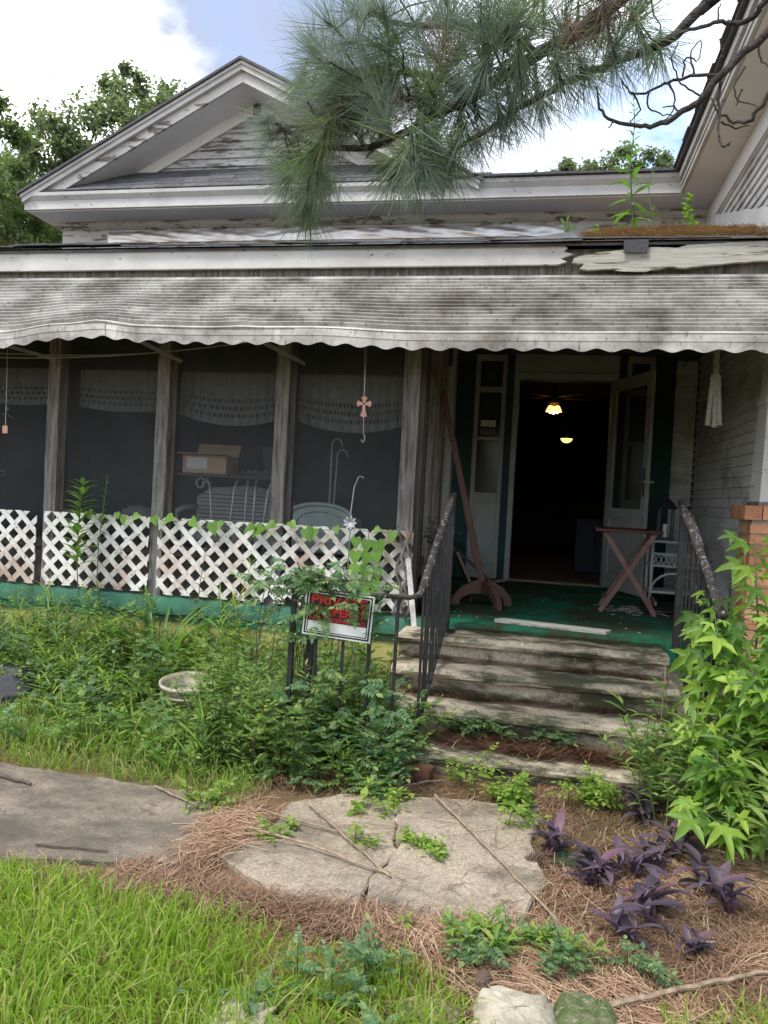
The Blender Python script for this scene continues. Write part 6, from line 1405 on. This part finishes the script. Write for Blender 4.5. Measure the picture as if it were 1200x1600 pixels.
upright('tall_weed', (-3.37, 5.18, .05), (-3.40, 5.17, 1.46), 64, LNC, .20, 'upright weed with narrow leaves standing before the short lattice', 'weed', .45, t0=.55)
upright('tall_weed', (-3.26, 5.20, .05), (-3.20, 5.18, 1.52), 22, LNC, .075, 'thin wispy weed beside the upright one before the lattice', 'weed', .6, t0=.6)
upright('thin_stem', (-2.38, 5.1, 0), (-2.36, 5.12, 1.05), 10, OVL, .06, 'dark knobbly stem with few yellow leaves before the long lattice', 'weed', .2, sm=M['twig'], t0=.5)
upright('tall_weed', (-.86, 4.0, .1), (-.82, 3.93, .98), 40, LNC, .11, 'bright narrow leaved weed rising right of the warning sign', 'weed', .4, t0=.45)
STL = leaf_mesh('leaf', strap(9, .95, .018), M['lance'])
SL = thing('strap_leaf_lily', (-2.62, 5.0, 0), 'clump of arching strap leaves below the lattice', 'lily'); r = random.Random(71)
for k in range(22):
    a = r.uniform(0, 2*pi); putleaf('leaf', STL, SL, (-2.62+r.uniform(-.07, .07), 5.0+r.uniform(-.05, .05), 0), (cos(a)*.45, sin(a)*.3-.1, 1), (-cos(a), -sin(a)+.2, .3), r.uniform(.85, 1.15))
for k, (x, y) in enumerate(((-2.72, 3.72), (-2.35, 3.75), (-1.82, 3.62), (-2.05, 3.66))):
    t = thing('broad_blade_weed', (x, y, 0), 'broad bladed weed at the sidewalk edge, ' + ('furthest left', 'second from the left', 'nearest the slab corner', 'third from the left')[k], 'weed', 'broad bladed weeds by the sidewalk')
    for i in range(7): a = r.uniform(0, 2*pi); putleaf('leaf', STP, t, (x, y, 0), (cos(a)*.7, sin(a)*.7, 1), (-cos(a), -sin(a), .3), r.uniform(.16, .26))
# weeds on the roof
RW = thing('roof_weed', (.57, 6.55, zr(6.55)), 'tall leafy weed growing out of the porch roof', 'weed'); r = random.Random(17); st = MB(); z0 = zr(6.55)
P = [Vector((.57+.012*sin(i*.8)-.004*i, 6.55, z0+1.18*i/12)) for i in range(13)]; st.tube(P, [.008-.006*i/12 for i in range(13)], 6); obj('stem', st, M['stemg'], RW, smooth=True)
for i in range(24):
    f_ = .10+.5*i/24; k = int(f_*12); p = P[k].lerp(P[k+1], f_*12-k); a = i*2.4+.4; putleaf('leaf', LNC, RW, p, (cos(a), sin(a), .25-.5*(f_ < .3)), (0, 0, 1), .26*(1.15-f_)*r.uniform(.8, 1.1))
for i in range(26):
    f_ = .6+.4*i/26; k = min(11, int(f_*12)); p = P[k].lerp(P[k+1], f_*12-k); a = i*2.4; putleaf('leaf', LNC, RW, p, (cos(a), sin(a), .5), (0, 0, 1), .10*(1.5-f_))
upright('roof_weed', (1.02, 6.6, zr(6.6)), (1.0, 6.6, zr(6.6)+.36), 34, OVL, .07, 'pale woolly weed on the roof close to the wing eave', 'weed', .3, t0=.12)
upright('roof_weed', (.78, 7.0, zr(7.0)), (.74, 7.0, zr(7.0)+.62), 12, LNC, .07, 'thin wispy weed between the two roof weeds', 'weed', .5, t0=.25)
upright('roof_weed', (.06, 6.3, zr(6.3)), (.05, 6.3, zr(6.3)+.18), 12, LNC, .09, 'tiny yellow sprout at the left end of the roof straw', 'weed', .9, t0=.1)
upright('roof_weed', (.26, 6.25, zr(6.25)), (.28, 6.25, zr(6.25)+.12), 8, OVL, .07, 'small broad leaved sprout in the roof straw by the tall weed', 'weed', .2, t0=.2)
for o in bpy.data.objects:
    if 'w' in o: del o['w']
